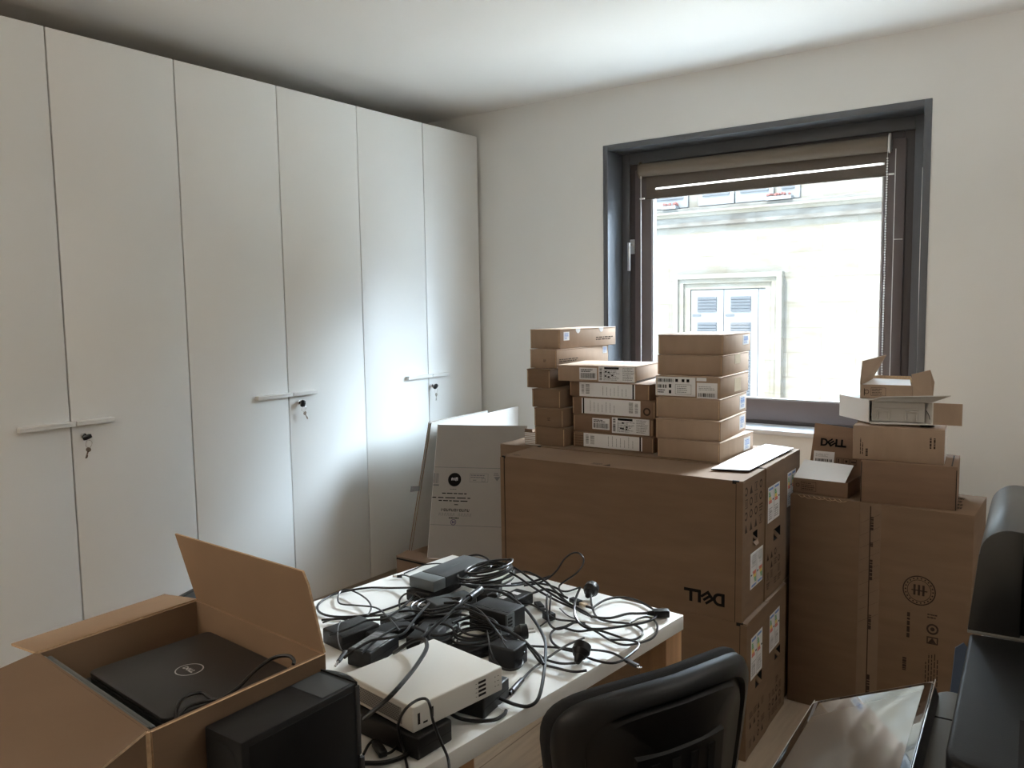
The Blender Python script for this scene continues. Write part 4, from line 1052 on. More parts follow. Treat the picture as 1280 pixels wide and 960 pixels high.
def stack(rows, z0):
    z = z0
    for r in rows:
        (label, x, y, yaw, w, d, h, m, dec) = r[:9]
        laptop_carton(label, x, y, yaw, w, d, h, z, m, dec, tabs=len(r) > 9)
        z += h
    return z


Z0 = 0.9365
stack([
    ('laptop carton at the bottom of the right stack beside the window view', -1.092, 2.762, -0.007, 0.244, 0.33, 0.0715, 'card2', [('R', .70, .12, .90, .80, 'tag'), ('R', .42, .06, .50, .62, 'mark')]),
    ('laptop carton second from the bottom of the right stack', -1.097, 2.780, 0.085, 0.245, 0.33, 0.0745, 'card2', [('R', .72, .15, .94, .88, 'tag')]),
    ('laptop carton third from the bottom of the right stack, white tag on its end', -1.109, 2.803, 0.07, 0.245, 0.33, 0.0755, 'card2', [('R', .72, .15, .94, .85, 'tag')]),
    ('laptop carton with two barcode labels across the front of the right stack', -1.117, 2.824, 0.05, 0.250, 0.33, 0.078, 'card2', [('F', .0, .04, .625, .96, 'wide'), ('F', .645, -.02, .955, .72, 'lower'), ('F', .64, .80, .79, .96, 'blank'), ('R', .48, .14, .72, .80, 'tape')]),
    ('laptop carton second from the top of the right stack, taped end', -1.125, 2.862, 0.065, 0.251, 0.33, 0.076, 'card2', [('R', .45, .48, .66, .98, 'tape')]),
    ('topmost laptop carton of the right stack, blank front with one end tag', -1.128, 2.878, 0.066, 0.253, 0.345, 0.0755, 'card2', [('R', .69, .36, .92, .88, 'tag')]),
], Z0)
stack([
    ('laptop carton at the bottom of the middle stack, long white label', -1.374, 2.810, 0.024, 0.352, 0.245, 0.062, 'card3', [('F', .135, .06, .865, .97, 'long'), ('F', .0, .08, .13, .9, 'grid')]),
    ('laptop carton second from the bottom of the middle stack, two white labels', -1.382, 2.822, 0.02, 0.352, 0.245, 0.0685, 'card3', [('F', .25, .18, .47, .84, 'barcode'), ('F', .50, .04, .955, .98, 'spec')]),
    ('laptop carton at mid height of the middle stack, dark bar left on its label', -1.371, 2.818, 0.002, 0.368, 0.245, 0.070, 'card3', [('F', .12, .06, .83, .97, 'long_r'), ('F', .86, .15, .98, .8, 'mark')]),
    ('laptop carton second from the top of the middle stack, dark bar right on its label', -1.394, 2.815, -0.045, 0.366, 0.245, 0.062, 'card3', [('F', .13, .02, .83, .97, 'long')]),
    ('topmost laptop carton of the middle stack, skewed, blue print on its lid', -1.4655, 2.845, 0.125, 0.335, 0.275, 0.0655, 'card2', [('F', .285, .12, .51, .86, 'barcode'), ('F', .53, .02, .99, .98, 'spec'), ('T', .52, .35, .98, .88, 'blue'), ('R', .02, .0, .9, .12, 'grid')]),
], Z0)
stack([
    ('laptop carton at the bottom of the left stack', -1.742, 2.762, 0.0, 0.145, 0.40, 0.0760, 'card', []),
    ('laptop carton second from the bottom of the left stack, printed spot on its end', -1.750, 2.765, 0.01, 0.140, 0.40, 0.0760, 'card', [('F', .46, .32, .60, .60, 'mark')]),
    ('laptop carton third from the bottom of the left stack, slightly turned', -1.772, 2.780, 0.012, 0.138, 0.40, 0.0755, 'card', []),
    ('laptop carton third from the top of the left stack, pushed outward', -1.842, 2.812, 0.0, 0.116, 0.40, 0.0785, 'card', []),
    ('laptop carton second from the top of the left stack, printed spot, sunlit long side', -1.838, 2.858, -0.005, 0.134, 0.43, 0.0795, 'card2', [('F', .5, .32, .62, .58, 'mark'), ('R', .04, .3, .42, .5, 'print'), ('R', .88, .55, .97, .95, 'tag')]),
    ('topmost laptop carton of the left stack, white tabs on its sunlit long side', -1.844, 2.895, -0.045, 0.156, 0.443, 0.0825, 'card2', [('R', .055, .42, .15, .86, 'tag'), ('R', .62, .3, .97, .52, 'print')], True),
], Z0)

# ------------------------------------------------------------------ striped white carton behind the left stack
t = thing('paper_carton', 'small white striped carton with orange top behind the left laptop stack', 'cardboard box', (-2.07, 3.175, 0.8705), 0.0)
a = MB(); a.box((-0.075, -0.12, 0), (0.11, 0.12, 0.056)); a.build('carton', M['white_card'], t, bevel=0.002)
a = MB()
for i in range(6): a.box((-0.0755, -0.1206, 0.005 + i * 0.0086), (0.1105, -0.12, 0.0075 + i * 0.0086))
a.build('printed_stripes', M['card_in'], t, smooth=False)
a = MB(); a.slab([(-0.075, -0.12, 0.0585), (0.11, -0.12, 0.0585), (0.11, 0.12, 0.062), (-0.075, 0.12, 0.062)], 0.004); a.slab([(-.07, -.121, .0585), (-.03, -.121, .0585), (-.03, -.124, .074), (-.07, -.124, .074)], .003); a.build('flap', M['card3'], t, smooth=False)

t = thing('tall_carton', 'brown carton hidden behind the left end of the monitor cartons, carrying the striped carton', 'cardboard box', (-2.07, 3.19, 0), 0)
a = MB(); a.box((-.19, -.17, 0), (.19, .19, .869)); a.build('carton', M['card'], t, bevel=.003)
a = MB(); a.box((-.19, -.02, .8688), (.19, .03, .8695)); a.build('packing_tape', M['tape_brown'], t, smooth=False)

# ------------------------------------------------------------------ the big floor carton by the window
bw, bdp, bh = 0.60, 0.32, 0.795
cx, cy = at_corner(-0.322, 3.019, -0.004, bw, bdp)
t = thing('large_carton', 'big upright brown carton on the floor by the window, with a round printed logo', 'cardboard box', (cx, cy, 0), -0.004)
a = MB(); a.box((-bw / 2, -bdp / 2, 0), (bw / 2, bdp / 2, bh)); a.build('carton', M['card'], t, bevel=0.003)
F = faces(bw, bdp, bh)
rnd = random.Random(12)
a = MB(); a.slab([F['F'].p(.245, 0, .0004), F['F'].p(.315, 0, .0004), F['F'].p(.315, bh, .0004), F['F'].p(.245, bh, .0004)], .0006); a.build('packing_tape', M['tape_brown'], t, smooth=False)
a = MB()
ink(a, F['F'], .2785, .01, .2822, bh - .01, 0, .001)
for (z0_, z1_) in ((.70, .76), (.52, .60), (.34, .42), (.10, .2), (.64, .66)):
    ink_lines(a, F['F'], .281, z0_, .292, z1_, 1, rnd, h=.001, fill=.8, vertical=True)
for i in range(9):
    z_ = .36 + i * .045
    q = F['F']
    a.quad(q.p(.248, z_, .001), q.p(.249, z_, .001), q.p(.312, z_ + .04, .001), q.p(.311, z_ + .04, .001))
ink_lines(a, F['T'], .50, .06, .56, .26, 4, rnd)
a.build('printed_tape_text', M['ink_soft'], t, smooth=False)
a = MB(); q = F['F']
c = q.p(.442, .512, .0006)
a.ring(c, q.u, q.v, .048, .052, 40); a.ring(c, q.u, q.v, .036, .038, 40)
for k in range(22):
    t_ = 2 * math.pi * k / 22
    a.disc(q.p(.442 + .043 * math.cos(t_), .512 + .043 * math.sin(t_), .0006), q.u, q.v, .003, 6)
for k in range(3):
    ink(a, q, .424 + .014 * k, .495, .431 + .014 * k, .532); 
ink(a, q, .418, .510, .468, .514)
ink_lines(a, q, .405, .34, .418, .46, 1, rnd, vertical=True, fill=.7)
ink_lines(a, q, .47, .42, .51, .44, 2, rnd, fill=.5)
a.ring(q.p(.487, .385, .0007), q.u, q.v, .013, .019, 20); a.disc(q.p(.487, .385, .0007), q.u, q.v, .007, 12)
ink_frame(a, q, .47, .332, .505, .358, .004); a.add([q.p(.474, .336, .0007), q.p(.50, .336, .0007), q.p(.487, .355, .0007)], [(0, 1, 2)])
ink_lines(a, q, .465, .17, .51, .30, 5, rnd, vertical=True, fill=.35)
ink_lines(a, q, .395, .22, .41, .27, 1, rnd, vertical=True, fill=.8)
a.build('printed_logo', M['ink_soft'], t, smooth=False)
# torn fibres along the front top edge, left
a = MB()
for i in range(9):
    x_ = .03 + i * .018
    a.tube([F['F'].p(x_, bh + .001, .001), F['F'].p(x_ + .012, bh - .006, .004), F['F'].p(x_ + .026, bh - .002 - .006 * (i % 2), .005)], .0009, 5)
a.build('torn_edge', M['card_edge'], t)
ZT = bh + 0.0005

# ------------------------------------------------------------------ cartons stacked on the big one
def plain_carton(name, label, x, y, yaw, w, d, h, z, material):
    cx, cy = at_corner(x, y, yaw, w, d)
    t = thing(name, label, 'cardboard box', (cx, cy, z), yaw)
    return t, faces(w, d, h)


w, d, h = 0.30, 0.25, 0.150
t, F = plain_carton('carton', 'plain brown carton standing directly on the big carton at the right', -0.380, 3.052, 0.10, w, d, h, ZT, 'card3')
a = MB(); a.box((-w / 2, -d / 2, 0), (w / 2, d / 2, h - .0012)); a.build('carton_body', M['card3'], t, bevel=0.002)
a = MB()
a.box((w / 2 - .004, -d / 2 - .001, .002), (w / 2 - .0015, -d / 2 + .002, h - .012)); a.box((-w / 2 + .0015, -d / 2 - .001, .002), (-w / 2 + .004, -d / 2 + .002, h - .006))
a.box((w / 2 - .02, -d / 2 + .015, h - .0013), (w / 2 - .016, d / 2 - .02, h - .0004)); a.build('folded_seam', M['hole'], t, smooth=False)
z1 = ZT + h

w, d, h = 0.288, 0.19, 0.120
t, F = plain_carton('carton', 'pale brown carton with vertical print, second from the bottom of the right pile', -0.424, 3.068, 0.105, w, d, h, z1, 'card2')
a = MB(); a.box((-w / 2, -d / 2, 0), (w / 2, d / 2, h - .0012)); a.build('carton_body', M['card2'], t, bevel=0.002)
a = MB(); rnd = random.Random(5)
ink_lines(a, F['F'], .022, .018, .036, .085, 2, rnd, vertical=True, fill=.4); ink_lines(a, F['F'], .040, .012, .052, .055, 1, rnd, vertical=True, fill=.6)
ink_lines(a, F['F'], w - .048, .052, w - .024, .108, 2, rnd, vertical=True, fill=.45)
a.build('printed_text', M['ink_soft'], t, smooth=False)
a = MB(); a.slab([(w / 2 + .0006, -d / 2 + .006, 0.002), (w / 2 + .0006, d / 2 - .01, 0.002), (w / 2 + .0006, d / 2 - .01, h - .002), (w / 2 + .0006, -d / 2 + .006, h - .002)], .001); a.build('white_side', M['white_card'], t, smooth=False)
a = MB(); c = F['T'].p(w * .80, d * .30, .002); a.ring(c, (1, 0, 0), (0, .55, 0), .0, .026, 24); a.cyl(c - Vector((0, 0, .002)), c + Vector((0, 0, .004)), .024, .022, 20)
a.build('black_cap', M['black'], t)
z2 = z1 + h


def open_box(t, w, d, h, mt, th=0.0035, floor_z=0.0, inner=None):
    """four walls and a bottom with real board thickness"""
    a = MB()
    a.box((-w / 2, -d / 2, floor_z), (w / 2, d / 2, floor_z + th))
    a.box((-w / 2, -d / 2, 0), (w / 2, -d / 2 + th, h)); a.box((-w / 2, d / 2 - th, 0), (w / 2, d / 2, h))
    a.box((-w / 2, -d / 2 + th, 0), (-w / 2 + th, d / 2 - th, h)); a.box((w / 2 - th, -d / 2 + th, 0), (w / 2, d / 2 - th, h))
    return a.build('carton_body', mt, t, smooth=False)


# white carton lying on its side, open toward the viewer, grey moulded tray inside
w, d, h = 0.205, 0.165, 0.080
yw = 0.16
t, F = plain_carton('white_carton', 'white open carton lying on its side, grey moulded insert showing', -0.468, 3.112, yw, w, d, h, z2 + 0.006, 'white_card')
a = MB(); th = .003
# the long left side runs back to the left
sk = -0.110
def skew(p): return (p[0] + (p[1] + d / 2) * (sk / d), p[1], p[2])
for (p, q) in (((-w / 2, -d / 2, 0), (w / 2, d / 2, th)), ((-w / 2, -d / 2, h - th), (w / 2, d / 2, h)), ((-w / 2, -d / 2, th), (-w / 2 + th, d / 2, h - th)), ((w / 2 - th, -d / 2, th), (w / 2, d / 2, h - th)), ((-w / 2, d / 2 - th, th), (w / 2, d / 2, h - th))):
    a.box(p, q)
a.v = [skew(p) for p in a.v]
a.build('carton_body', M['white_card'], t, smooth=False)
a = MB()
a.slab([(w / 2, -d / 2, .003), (w / 2 + .088, -d / 2 + .01, .001), (w / 2 + .088, -d / 2 + .01, h - .004), (w / 2, -d / 2, h - .002)], .003); a.build('side_flap', M['card2'], t, smooth=False)
a = MB()
a.slab([(-w / 2, -d / 2, h), (w / 2 - .006, -d / 2, h), (w / 2 + .05, -d / 2 - .055, h + .030), (-w / 2 + .045, -d / 2 - .045, h + .018)], .003); a.build('top_flap', M['grey_card'], t, smooth=False)
a = MB()
a.slab([(-w / 2 + .004, -d / 2, .001), (w / 2, -d / 2, .001), (w / 2 + .02, -d / 2 - .03, .006), (-w / 2 + .01, -d / 2 - .012, -.002)], .0025); a.build('bottom_flap', M['white_card'], t, smooth=False)
a = MB()
y0 = -d / 2 + .012
a.box((-w / 2 + .010, y0, .006), (w / 2 - .026, y0 + .02, h - .006))
a.box((-w / 2 + .016, y0 - .006, h * .62), (w / 2 - .032, y0, h * .66))
for x_ in (-w / 2 + .026, w / 2 - .088):
    a.box((x_, y0 - .008, .010), (x_ + .006, y0, h * .55)); a.box((x_ + .036, y0 - .008, .010), (x_ + .042, y0, h * .55)); a.box((x_, y0 - .008, h * .50), (x_ + .042, y0, h * .57))
a.build('moulded_insert', M['grey_card'], t, bevel=0.0015)
a = MB(); a.tube([(w / 2 - .022, -d / 2 + .004, .05), (w / 2 - .014, -d / 2 - .002, .036), (w / 2 - .010, -d / 2 + .002, .02)], .0012, 5); a.build('wire_tie', M['black'], t)
z3 = z2 + 0.006 + h

# small open carton on top of the pile
w, d, h = 0.172, 0.13, 0.050
t, F = plain_carton('small_open_carton', 'small open brown carton with two raised flaps, topmost of the right pile', -0.540, 3.15, 0.16, w, d, h, z3 + .001, 'card2')
open_box(t, w, d, h, M['card2'])
a = MB(); a.slab([(-w / 2, -d / 2, h), (-w / 2 + .028, d / 2 - .02, h), (-w / 2 + .078, d / 2 - .01, h + .100), (-w / 2 + .006, -d / 2 + .006, h + .084)], .003)
a.build('left_flap', M['card2'], t, smooth=False)
a = MB(); a.slab([(w / 2, -d / 2 - .001, .002), (w / 2 + .062, -d / 2 + .030, .0), (w / 2 + .066, -d / 2 + .03, .062), (w / 2 + .052, -d / 2 + .03, .104), (w / 2 - .006, -d / 2 - .004, .090), (w / 2 - .002, -d / 2 - .004, .048)], .003)
a.build('right_flap', M['card2'], t, smooth=False)
a = MB(); a.slab([(-w / 2, d / 2, h), (w / 2, d / 2, h), (w / 2 - .01, d / 2 + .006, h + .022), (-w / 2 + .02, d / 2 + .006, h + .022)], .003); a.build('back_flap', M['card_edge'], t, smooth=False)
a = MB(); a.slab([(-w / 2 + .006, -d / 2 + .006, h - .006), (w / 2 - .006, -d / 2 + .006, h - .008), (w / 2 - .012, d / 2 - .008, h + .010), (-w / 2 + .012, d / 2 - .008, h + .012)], .002); a.build('white_leaflet', M['white_card'], t, smooth=False)
a = MB(); rnd = random.Random(9)
q = F['F']; a.ring(q.p(.022, .024, .0006), q.u, q.v, .006, .008, 14); ink_frame(a, q, .036, .010, .085, .040, .0012); ink_lines(a, q, .040, .013, .080, .037, 4, rnd, fill=.4); ink(a, q, .013, .010, .016, .036)
a.build('printed_text', M['ink_soft'], t, smooth=False)

# small opened carton with the lid standing up behind it
w, d, h = 0.196, 0.19, 0.056
t, F = plain_carton('opened_small_carton', 'small opened carton with a logo on its raised lid, left on the big carton', -0.726, 3.045, -0.03, w, d, h, ZT, 'card3')
open_box(t, w, d, h, M['card3'])
a = MB(); a.slab([(-w / 2 - .002, d / 2, h - .01), (w / 2 - .004, d / 2, h - .01), (w / 2 + .006, d / 2 + .022, h + .165), (-w / 2 + .012, d / 2 + .022, h + .18)], .0035)
lid = a.build('raised_lid', M['card3'], t, smooth=False)
LF = Face((-w / 2 - .002, d / 2 - .003, h - .01), (1, 0, 0), (0.005, .022, .18))
a = MB(); ink_wordmark(a, LF, .036, .105, .030); a.build('printed_logo', M['ink'], lid, smooth=False)
a = MB(); rnd = random.Random(4)
for i in range(3):
    ink_frame(a, LF, .10 + .026 * i, .040, .122 + .026 * i, .064, .0014)
ink(a, LF, .133, .049, .141, .057); ink(a, LF, .106, .046, .110, .060); ink(a, LF, .155, .05, .172, .054)
a.build('printed_pictograms', M['ink_soft'], lid, smooth=False)
paper_label(lid, LF, .014, .040, .092, .084, 'lower', 44)
a = MB(); a.slab([(-w / 2 + .002, -d / 2, h), (w / 2 - .010, -d / 2, h), (w / 2 - .004, -d / 2 + .085, h + .050), (-w / 2 + .014, -d / 2 + .085, h + .054)], .003)
a.build('white_front_flap', M['white_card'], t, smooth=False)
a = MB(); q = F['F']; ink_frame(a, q, .03, .012, .085, .046, .0012); ink_lines(a, q, .034, .015, .08, .043, 4, rnd, fill=.4); a.ring(q.p(.018, .03, .0006), q.u, q.v, .005, .007, 12)
a.build('printed_text', M['ink_soft'], t, smooth=False)

# brown carton standing behind, between the monitor cartons and the big carton
t = thing('carton', 'brown carton half hidden behind the opened small carton, under the window', 'cardboard box', (-0.83, 3.62, 0), 0.0)
a = MB(); a.box((-.16, -.2, 0), (.16, .2, .80)); a.build('carton_body', M['card'], t, bevel=.003)
a = MB(); a.box((-.16, -.025, .8), (.16, .025, .8008)); a.build('packing_tape', M['tape_brown'], t, smooth=False)

# ------------------------------------------------------------------ flattened white cartons by the wardrobes
t = thing('brown_carton', 'low brown carton on the floor carrying the flattened white cartons', 'cardboard box', (-2.60, 3.30, 0), 0)
a = MB(); a.box((-.305, -.325, 0), (.30, .33, .238)); a.build('carton_body', M['card3'], t, bevel=.003)
a = MB(); a.slab([(-.305, -.326, .236), (-.06, -.328, .236), (-.06, -.24, .2455), (-.305, -.24, .2455)], .004); a.build('top_flap', M['card3'], t, smooth=False)
a = MB(); a.box((-.30, -.3285, .222), (-.07, -.3255, .230)); a.build('flap_gap', M['hole'], t, smooth=False)

t = thing('flattened_carton', 'flattened white carton folded into a V with upside-down print on its front panel', 'cardboard', (-2.45, 3.05, 0.25), 0)
O = Vector(t.location)
def rel(*ps): return [Vector(p) - O for p in ps]
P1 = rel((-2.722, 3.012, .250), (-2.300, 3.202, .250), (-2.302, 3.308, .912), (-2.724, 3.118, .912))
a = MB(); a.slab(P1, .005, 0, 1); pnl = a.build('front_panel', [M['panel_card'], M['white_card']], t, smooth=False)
a = MB(); a.slab(rel((-2.726, 3.016, .250), (-2.728, 3.122, .912), (-2.755, 3.86, .925), (-2.735, 3.80, .252)), .005); a.build('rear_panel', M['white_card'], t, smooth=False)
u_ = (P1[1] - P1[0]).normalized(); v_ = (P1[3] - P1[0]).normalized()
F = Face(P1[0] + (u_.cross(v_)) * .0028, u_, v_)
a = MB()
for b_ in (.455, .165):
    ink(a, F, 0.0, b_, .55, b_ + .0022, 1, .0004)
a.disc(F.p(.110, .395, .0006), F.u, F.v, .034, 32, 0)
for (x_, y_, w_, h_) in ((-.016, -.004, .004, .012), (-.008, -.004, .003, .012), (-.014, .006, .008, .003), (.0, -.004, .003, .014), (.006, .008, .010, .003), (.006, -.006, .003, .014), (.013, -.004, .003, .012)):
    ink(a, F, .110 + x_, .395 + y_, .110 + x_ + w_, .395 + y_ + h_, 2, .0009)
ink_lines(a, F, .09, .345, .14, .349, 1, rnd)
ink_frame(a, F, .188, .385, .282, .428, .0016, 1); ink_lines(a, F, .193, .404, .278, .424, 2, rnd, 1); ink_frame(a, F, .25, .388, .268, .406, .002, 1); ink(a, F, .205, .393, .222, .397, 1)
ink_lines(a, F, .31, .418, .345, .435, 2, rnd, 1); a.add([F.p(.312, .414, .0006), F.p(.343, .414, .0006), F.p(.328, .392, .0006)], [(0, 1, 2)], 1)
for b_, x0_, x1_ in ((.322, .05, .23), (.300, .0, .31), (.285, .035, .24)):
    ink_lines(a, F, x0_, b_, x1_, b_ + .007, 1, rnd, 0, fill=.7)
ink(a, F, .118, .268, .138, .272, 0)
# two heavier lines of upside-down lettering, blocky strokes
x_ = .052
for k in range(11):
    ink(a, F, x_, .236, x_ + .003, .249, 0)
    if k % 2: ink(a, F, x_, .246, x_ + .010, .249, 0)
    if k % 3: ink(a, F, x_, .236, x_ + .010, .239, 0)
    ink(a, F, x_ + .008, .238 if k % 2 else .241, x_ + .0105, .248, 0)
    x_ += .0135
x_ = .04
for k in range(12):
    if k != 6:
        a.quad(F.p(x_, .212, .0006), F.p(x_ + .002, .212, .0006), F.p(x_ + .006, .228, .0006), F.p(x_ + .004, .228, .0006), 1)
        ink(a, F, x_ + .008, .212, x_ + .0095, .228, 1)
    x_ += .0145
ink_lines(a, F, .095, .200, .148, .206, 1, rnd, 0, fill=.8)
a.ring(F.p(.120, .182, .0006), F.u, F.v, .012, .015, 20, 3); ink(a, F, .113, .175, .117, .189, 3); ink(a, F, .123, .175, .127, .189, 3); ink(a, F, .113, .180, .127, .184, 3)
a.build('printed_text', [M['ink'], M['ink_grey'], M['paper'], M['ink_purple']], pnl, smooth=False)
a = MB(); ink_bars(a, F, .0, .375, .026, .425, rnd, 0, vertical=True, w=.003); ink(a, F, 0.0, .362, .03, .369)
a.build('printed_barcode', M['ink_grey'], pnl, smooth=False)

t = thing('flattened_carton', 'flattened brown-edged carton leaning left of the folded white one', 'cardboard', (-2.85, 3.3, 0.25), 0)
O = Vector(t.location)
a = MB()
a.slab(rel((-2.884, 3.05, .250), (-2.850, 3.74, .250), (-2.795, 3.62, .925), (-2.812, 3.148, .915)), .006, 0, 1)
a.build('outer_panel', [M['grey_card'], M['card3']], t, smooth=False)
a = MB()
a.slab(rel((-2.872, 3.055, .250), (-2.838, 3.72, .250), (-2.783, 3.60, .922), (-2.800, 3.152, .913)), .005, 0, 1)
a.build('inner_panel', [M['grey_card'], M['card3']], t, smooth=False)
a = MB(); a.slab(rel((-2.866, 3.052, .56), (-2.800, 3.047, .575), (-2.800, 3.049, .60), (-2.862, 3.055, .59)), .003); a.build('tape_strip', M['ink_grey'], t, smooth=False)


# ------------------------------------------------------------------ white table
TZ = 0.74
tb = thing('table', 'white rectangular table with square beech legs, covered in cables', 'table', (-1.21, 1.86, 0), R(-5.0))
# local: x along the back edge, -y toward the viewer
TW, TL = 0.80, 1.62
a = MB(); a.box((-TW / 2, -TL, TZ - 0.037), (TW / 2, 0, TZ)); a.build('tabletop', M['table'], tb, bevel=0.0015)
for x, y in ((-TW / 2 + 0.003, -0.078), (TW / 2 - 0.078, -0.078), (-TW / 2 + 0.003, -TL + 0.003), (TW / 2 - 0.078, -TL + 0.003)):
    a = MB(); a.box((x, y, 0), (x + 0.075, y + 0.075, TZ - 0.037)); a.build('leg', M['wood'], tb, bevel=0.003)
T0 = TZ + 0.0005


def cord(parent, key, m='rubber', name='cord', sub=5, n=7):
    r, pts = CABLES[key]
    if parent is not None:
        O = parent.matrix_basis.inverted() if False else None
        mwi = (Matrix.Translation(parent.location) @ parent.rotation_euler.to_matrix().to_4x4()).inverted()
        pts = [mwi @ Vector(p) for p in pts]
    a = MB(); a.tube(pts, r, n, 0, sub)
    return a.build(name, M[m], parent)


def inv(parent, *ps):
    mwi = (Matrix.Translation(parent.location) @ parent.rotation_euler.to_matrix().to_4x4()).inverted()
    return [mwi @ Vector(p) for p in ps]


# ------------------------------------------------------------------ chargers and boxes in the heap
def charger(name, label, x, y, z, yaw, w, d, h, cat='charger', m='black_matte', lab=None, bevel=0.004, group='laptop chargers heaped on the table', tilt=None):
    t = thing(name, label, cat, (x, y, z), yaw, group)
    if tilt: t.rotation_euler = (tilt[0], tilt[1], yaw)
    a = MB(); a.box((-w / 2, -d / 2, 0), (w / 2, d / 2, h)); a.build('casing', M[m], t, bevel=bevel, seg=3)
    a = MB(); a.box((-w / 2 - 0.0002, -d / 2 + 0.003, h * 0.48), (w / 2 + 0.0002, d / 2 - 0.003, h * 0.51)); a.build('casing_seam', M['hole'], t, smooth=False)
    if lab:
        u0, v0, u1, v1 = lab
        rnd = random.Random(label)
        F = Face((-w / 2, -d / 2, h), (1, 0, 0), (0, 1, 0))
        a = MB()
        ink(a, F, u0 * w, v0 * d, u1 * w, v1 * d, 0, .0004)
        G = Face(F.p(u0 * w, v0 * d, .0003), F.u, F.v)
        ink_lines(a, G, (u1 - u0) * w * .08, (v1 - v0) * d * .1, (u1 - u0) * w * .9, (v1 - v0) * d * .9, 6, rnd, 1, fill=.35)
        a.build('rating_label', [M['adapter_label'], M['ink_grey']], t, smooth=False)
    a = MB(); a.cyl((0, d / 2 - 0.002, h / 2), (0, d / 2 + 0.016, h / 2), 0.0055, 0.0032, 12); a.build('strain_relief', M['rubber'], t)
    return t


# slate docking adapter on top of the heap at the back
t = thing('docking_adapter', 'long slate grey docking adapter lying across the back of the heap', 'docking station', (-1.414, 1.652, 0.771), R(-1))
w, d, h = 0.088, 0.225, 0.029
a = MB(); a.box((-w / 2, -d / 2 + 0.048, 0), (w / 2, d / 2, h)); a.build('casing', M['dock'], t, bevel=0.003)
a = MB(); a.box((-w / 2, -d / 2, 0), (w / 2, -d / 2 + 0.047, h)); a.build('end_cap', M['dock_cap'], t, bevel=0.003)
a = MB()
F = Face((-w / 2, -d / 2, h), (0, 1, 0), (-1, 0, 0))
for i in range(5): ink(a, F, .125 + i * .007, -.045, .130 + i * .007, -.038 - .002 * (i % 2), 0, .0006)
a.build('printed_mark', M['dock_cap'], t, smooth=False)
cord(t, 'dock_tail', 'rubber')
a = MB()
p, q = inv(t, (-1.5954, 1.6349, .7465), (-1.6085, 1.6264, .7465))
dv = (q - p).normalized()
a.cyl(p - dv * .014, p, .0042, n=12); a.cyl(p, p + dv * .012, .0036, n=12, m=1); a.build('plug', [M['black'], M['chrome']], t)
cord(t, 'dock_back', 'rubber')

charger('laptop_charger', 'black charger lying under the slate docking adapter', -1.425, 1.60, T0, R(6), 0.075, 0.15, 0.029)
charger('laptop_charger', 'dark charger in the middle of the heap, just below the docking adapter', -1.312, 1.535, T0 + 0.002, R(-20), 0.062, 0.115, 0.030, m='dock')
charger('laptop_charger', 'black charger in the middle of the heap beside the box with slots', -1.262, 1.435, T0, R(12), 0.06, 0.11, 0.026)
charger('laptop_charger', 'black charger on the left of the heap, next to the open laptop box', -1.378, 1.258, T0, R(-8), 0.078, 0.105, 0.036)
charger('laptop_charger', 'flat charger with a printed rating label, in front of the white mini computer', -1.260, 1.213, T0 + 0.006, R(11), 0.060, 0.112, 0.036, lab=(.08, .1, .92, .9))
charger('laptop_charger', 'slim charger with a shiny label at the left rear of the heap', -1.345, 1.395, T0, R(-10), 0.054, 0.10, 0.030, lab=(.1, .15, .9, .75))
t = charger('laptop_charger', 'small charger with two white labels right of the cable coil', -1.192, 1.638, T0, R(-2), 0.055, 0.098, 0.030)
F = Face((-.0275, -.049, .0300), (1, 0, 0), (0, 1, 0))
a = MB(); ink(a, F, .008, .012, .024, .030); ink(a, F, .012, .056, .036, .072); a.build('paper_tag', M['paper'], t, smooth=False)
charger('wall_charger', 'blocky wall charger standing right behind the white mini computer', -1.008, 1.362, T0, R(4), 0.066, 0.056, 0.045)
charger('laptop_charger', 'black charger under the near end of the white mini computer', -1.005, 1.015, T0, R(-3), 0.20, 0.085, 0.040, lab=None)
charger('laptop_charger', 'black charger under the far right corner of the white mini computer', -0.945, 1.185, T0, R(8), 0.075, 0.10, 0.041)
# filler chargers deeper in the heap
charger('laptop_charger', 'black charger deep in the heap behind the white mini computer', -1.16, 1.29, T0, R(25), 0.06, 0.13, 0.030)
charger('laptop_charger', 'black charger deep in the heap under the coil of thin cables', -1.095, 1.365, T0, R(-15), 0.06, 0.12, 0.026)

charger('laptop_charger', 'black charger wedged beside the flat labelled charger in the heap', -1.315, 1.315, T0, R(-14), 0.055, 0.11, 0.028)
charger('laptop_charger', 'black charger in the hollow left of the box with slots', -1.225, 1.345, T0, R(18), 0.058, 0.10, 0.030)
charger('laptop_charger', 'black charger in the shadow in front of the box with slots', -1.075, 1.435, T0, R(2), 0.05, 0.05, 0.034)
charger('laptop_charger', 'black charger behind the box with slots, under the big coil', -1.285, 1.66, T0, R(30), 0.055, 0.11, 0.028)

# black mini computer with slots along the top
t = thing('mini_computer', 'small black box computer with slots along its top edge, in the middle of the heap', 'computer', (-1.140, 1.500, T0), R(0))
w, d, h = 0.112, 0.075, 0.058
a = MB(); a.box((-w / 2, -d / 2, 0), (w / 2, d / 2, h)); a.build('casing', M['black_matte'], t, bevel=0.004)
a = MB()
for i in range(4): a.box((-w / 2 + .012 + i * .026, -d / 2 + .012, h - .0004), (-w / 2 + .030 + i * .026, -d / 2 + .020, h + .0005))
a.build('vent_slots', M['hole'], t, smooth=False)
a = MB(); a.box((w / 2 - .004, -d / 2 - .0008, .006), (w / 2 + .0008, -d / 2 + .03, h - .002)); a.build('edge_strip', M['dock_cap'], t, bevel=.0005)
a = MB()
for i in range(5): a.box((w / 2 + .0006, -d / 2 + .004, .012 + i * .008), (w / 2 + .0014, -d / 2 + .02, .016 + i * .008))
a.build('side_ports', M['hole'], t, smooth=False)

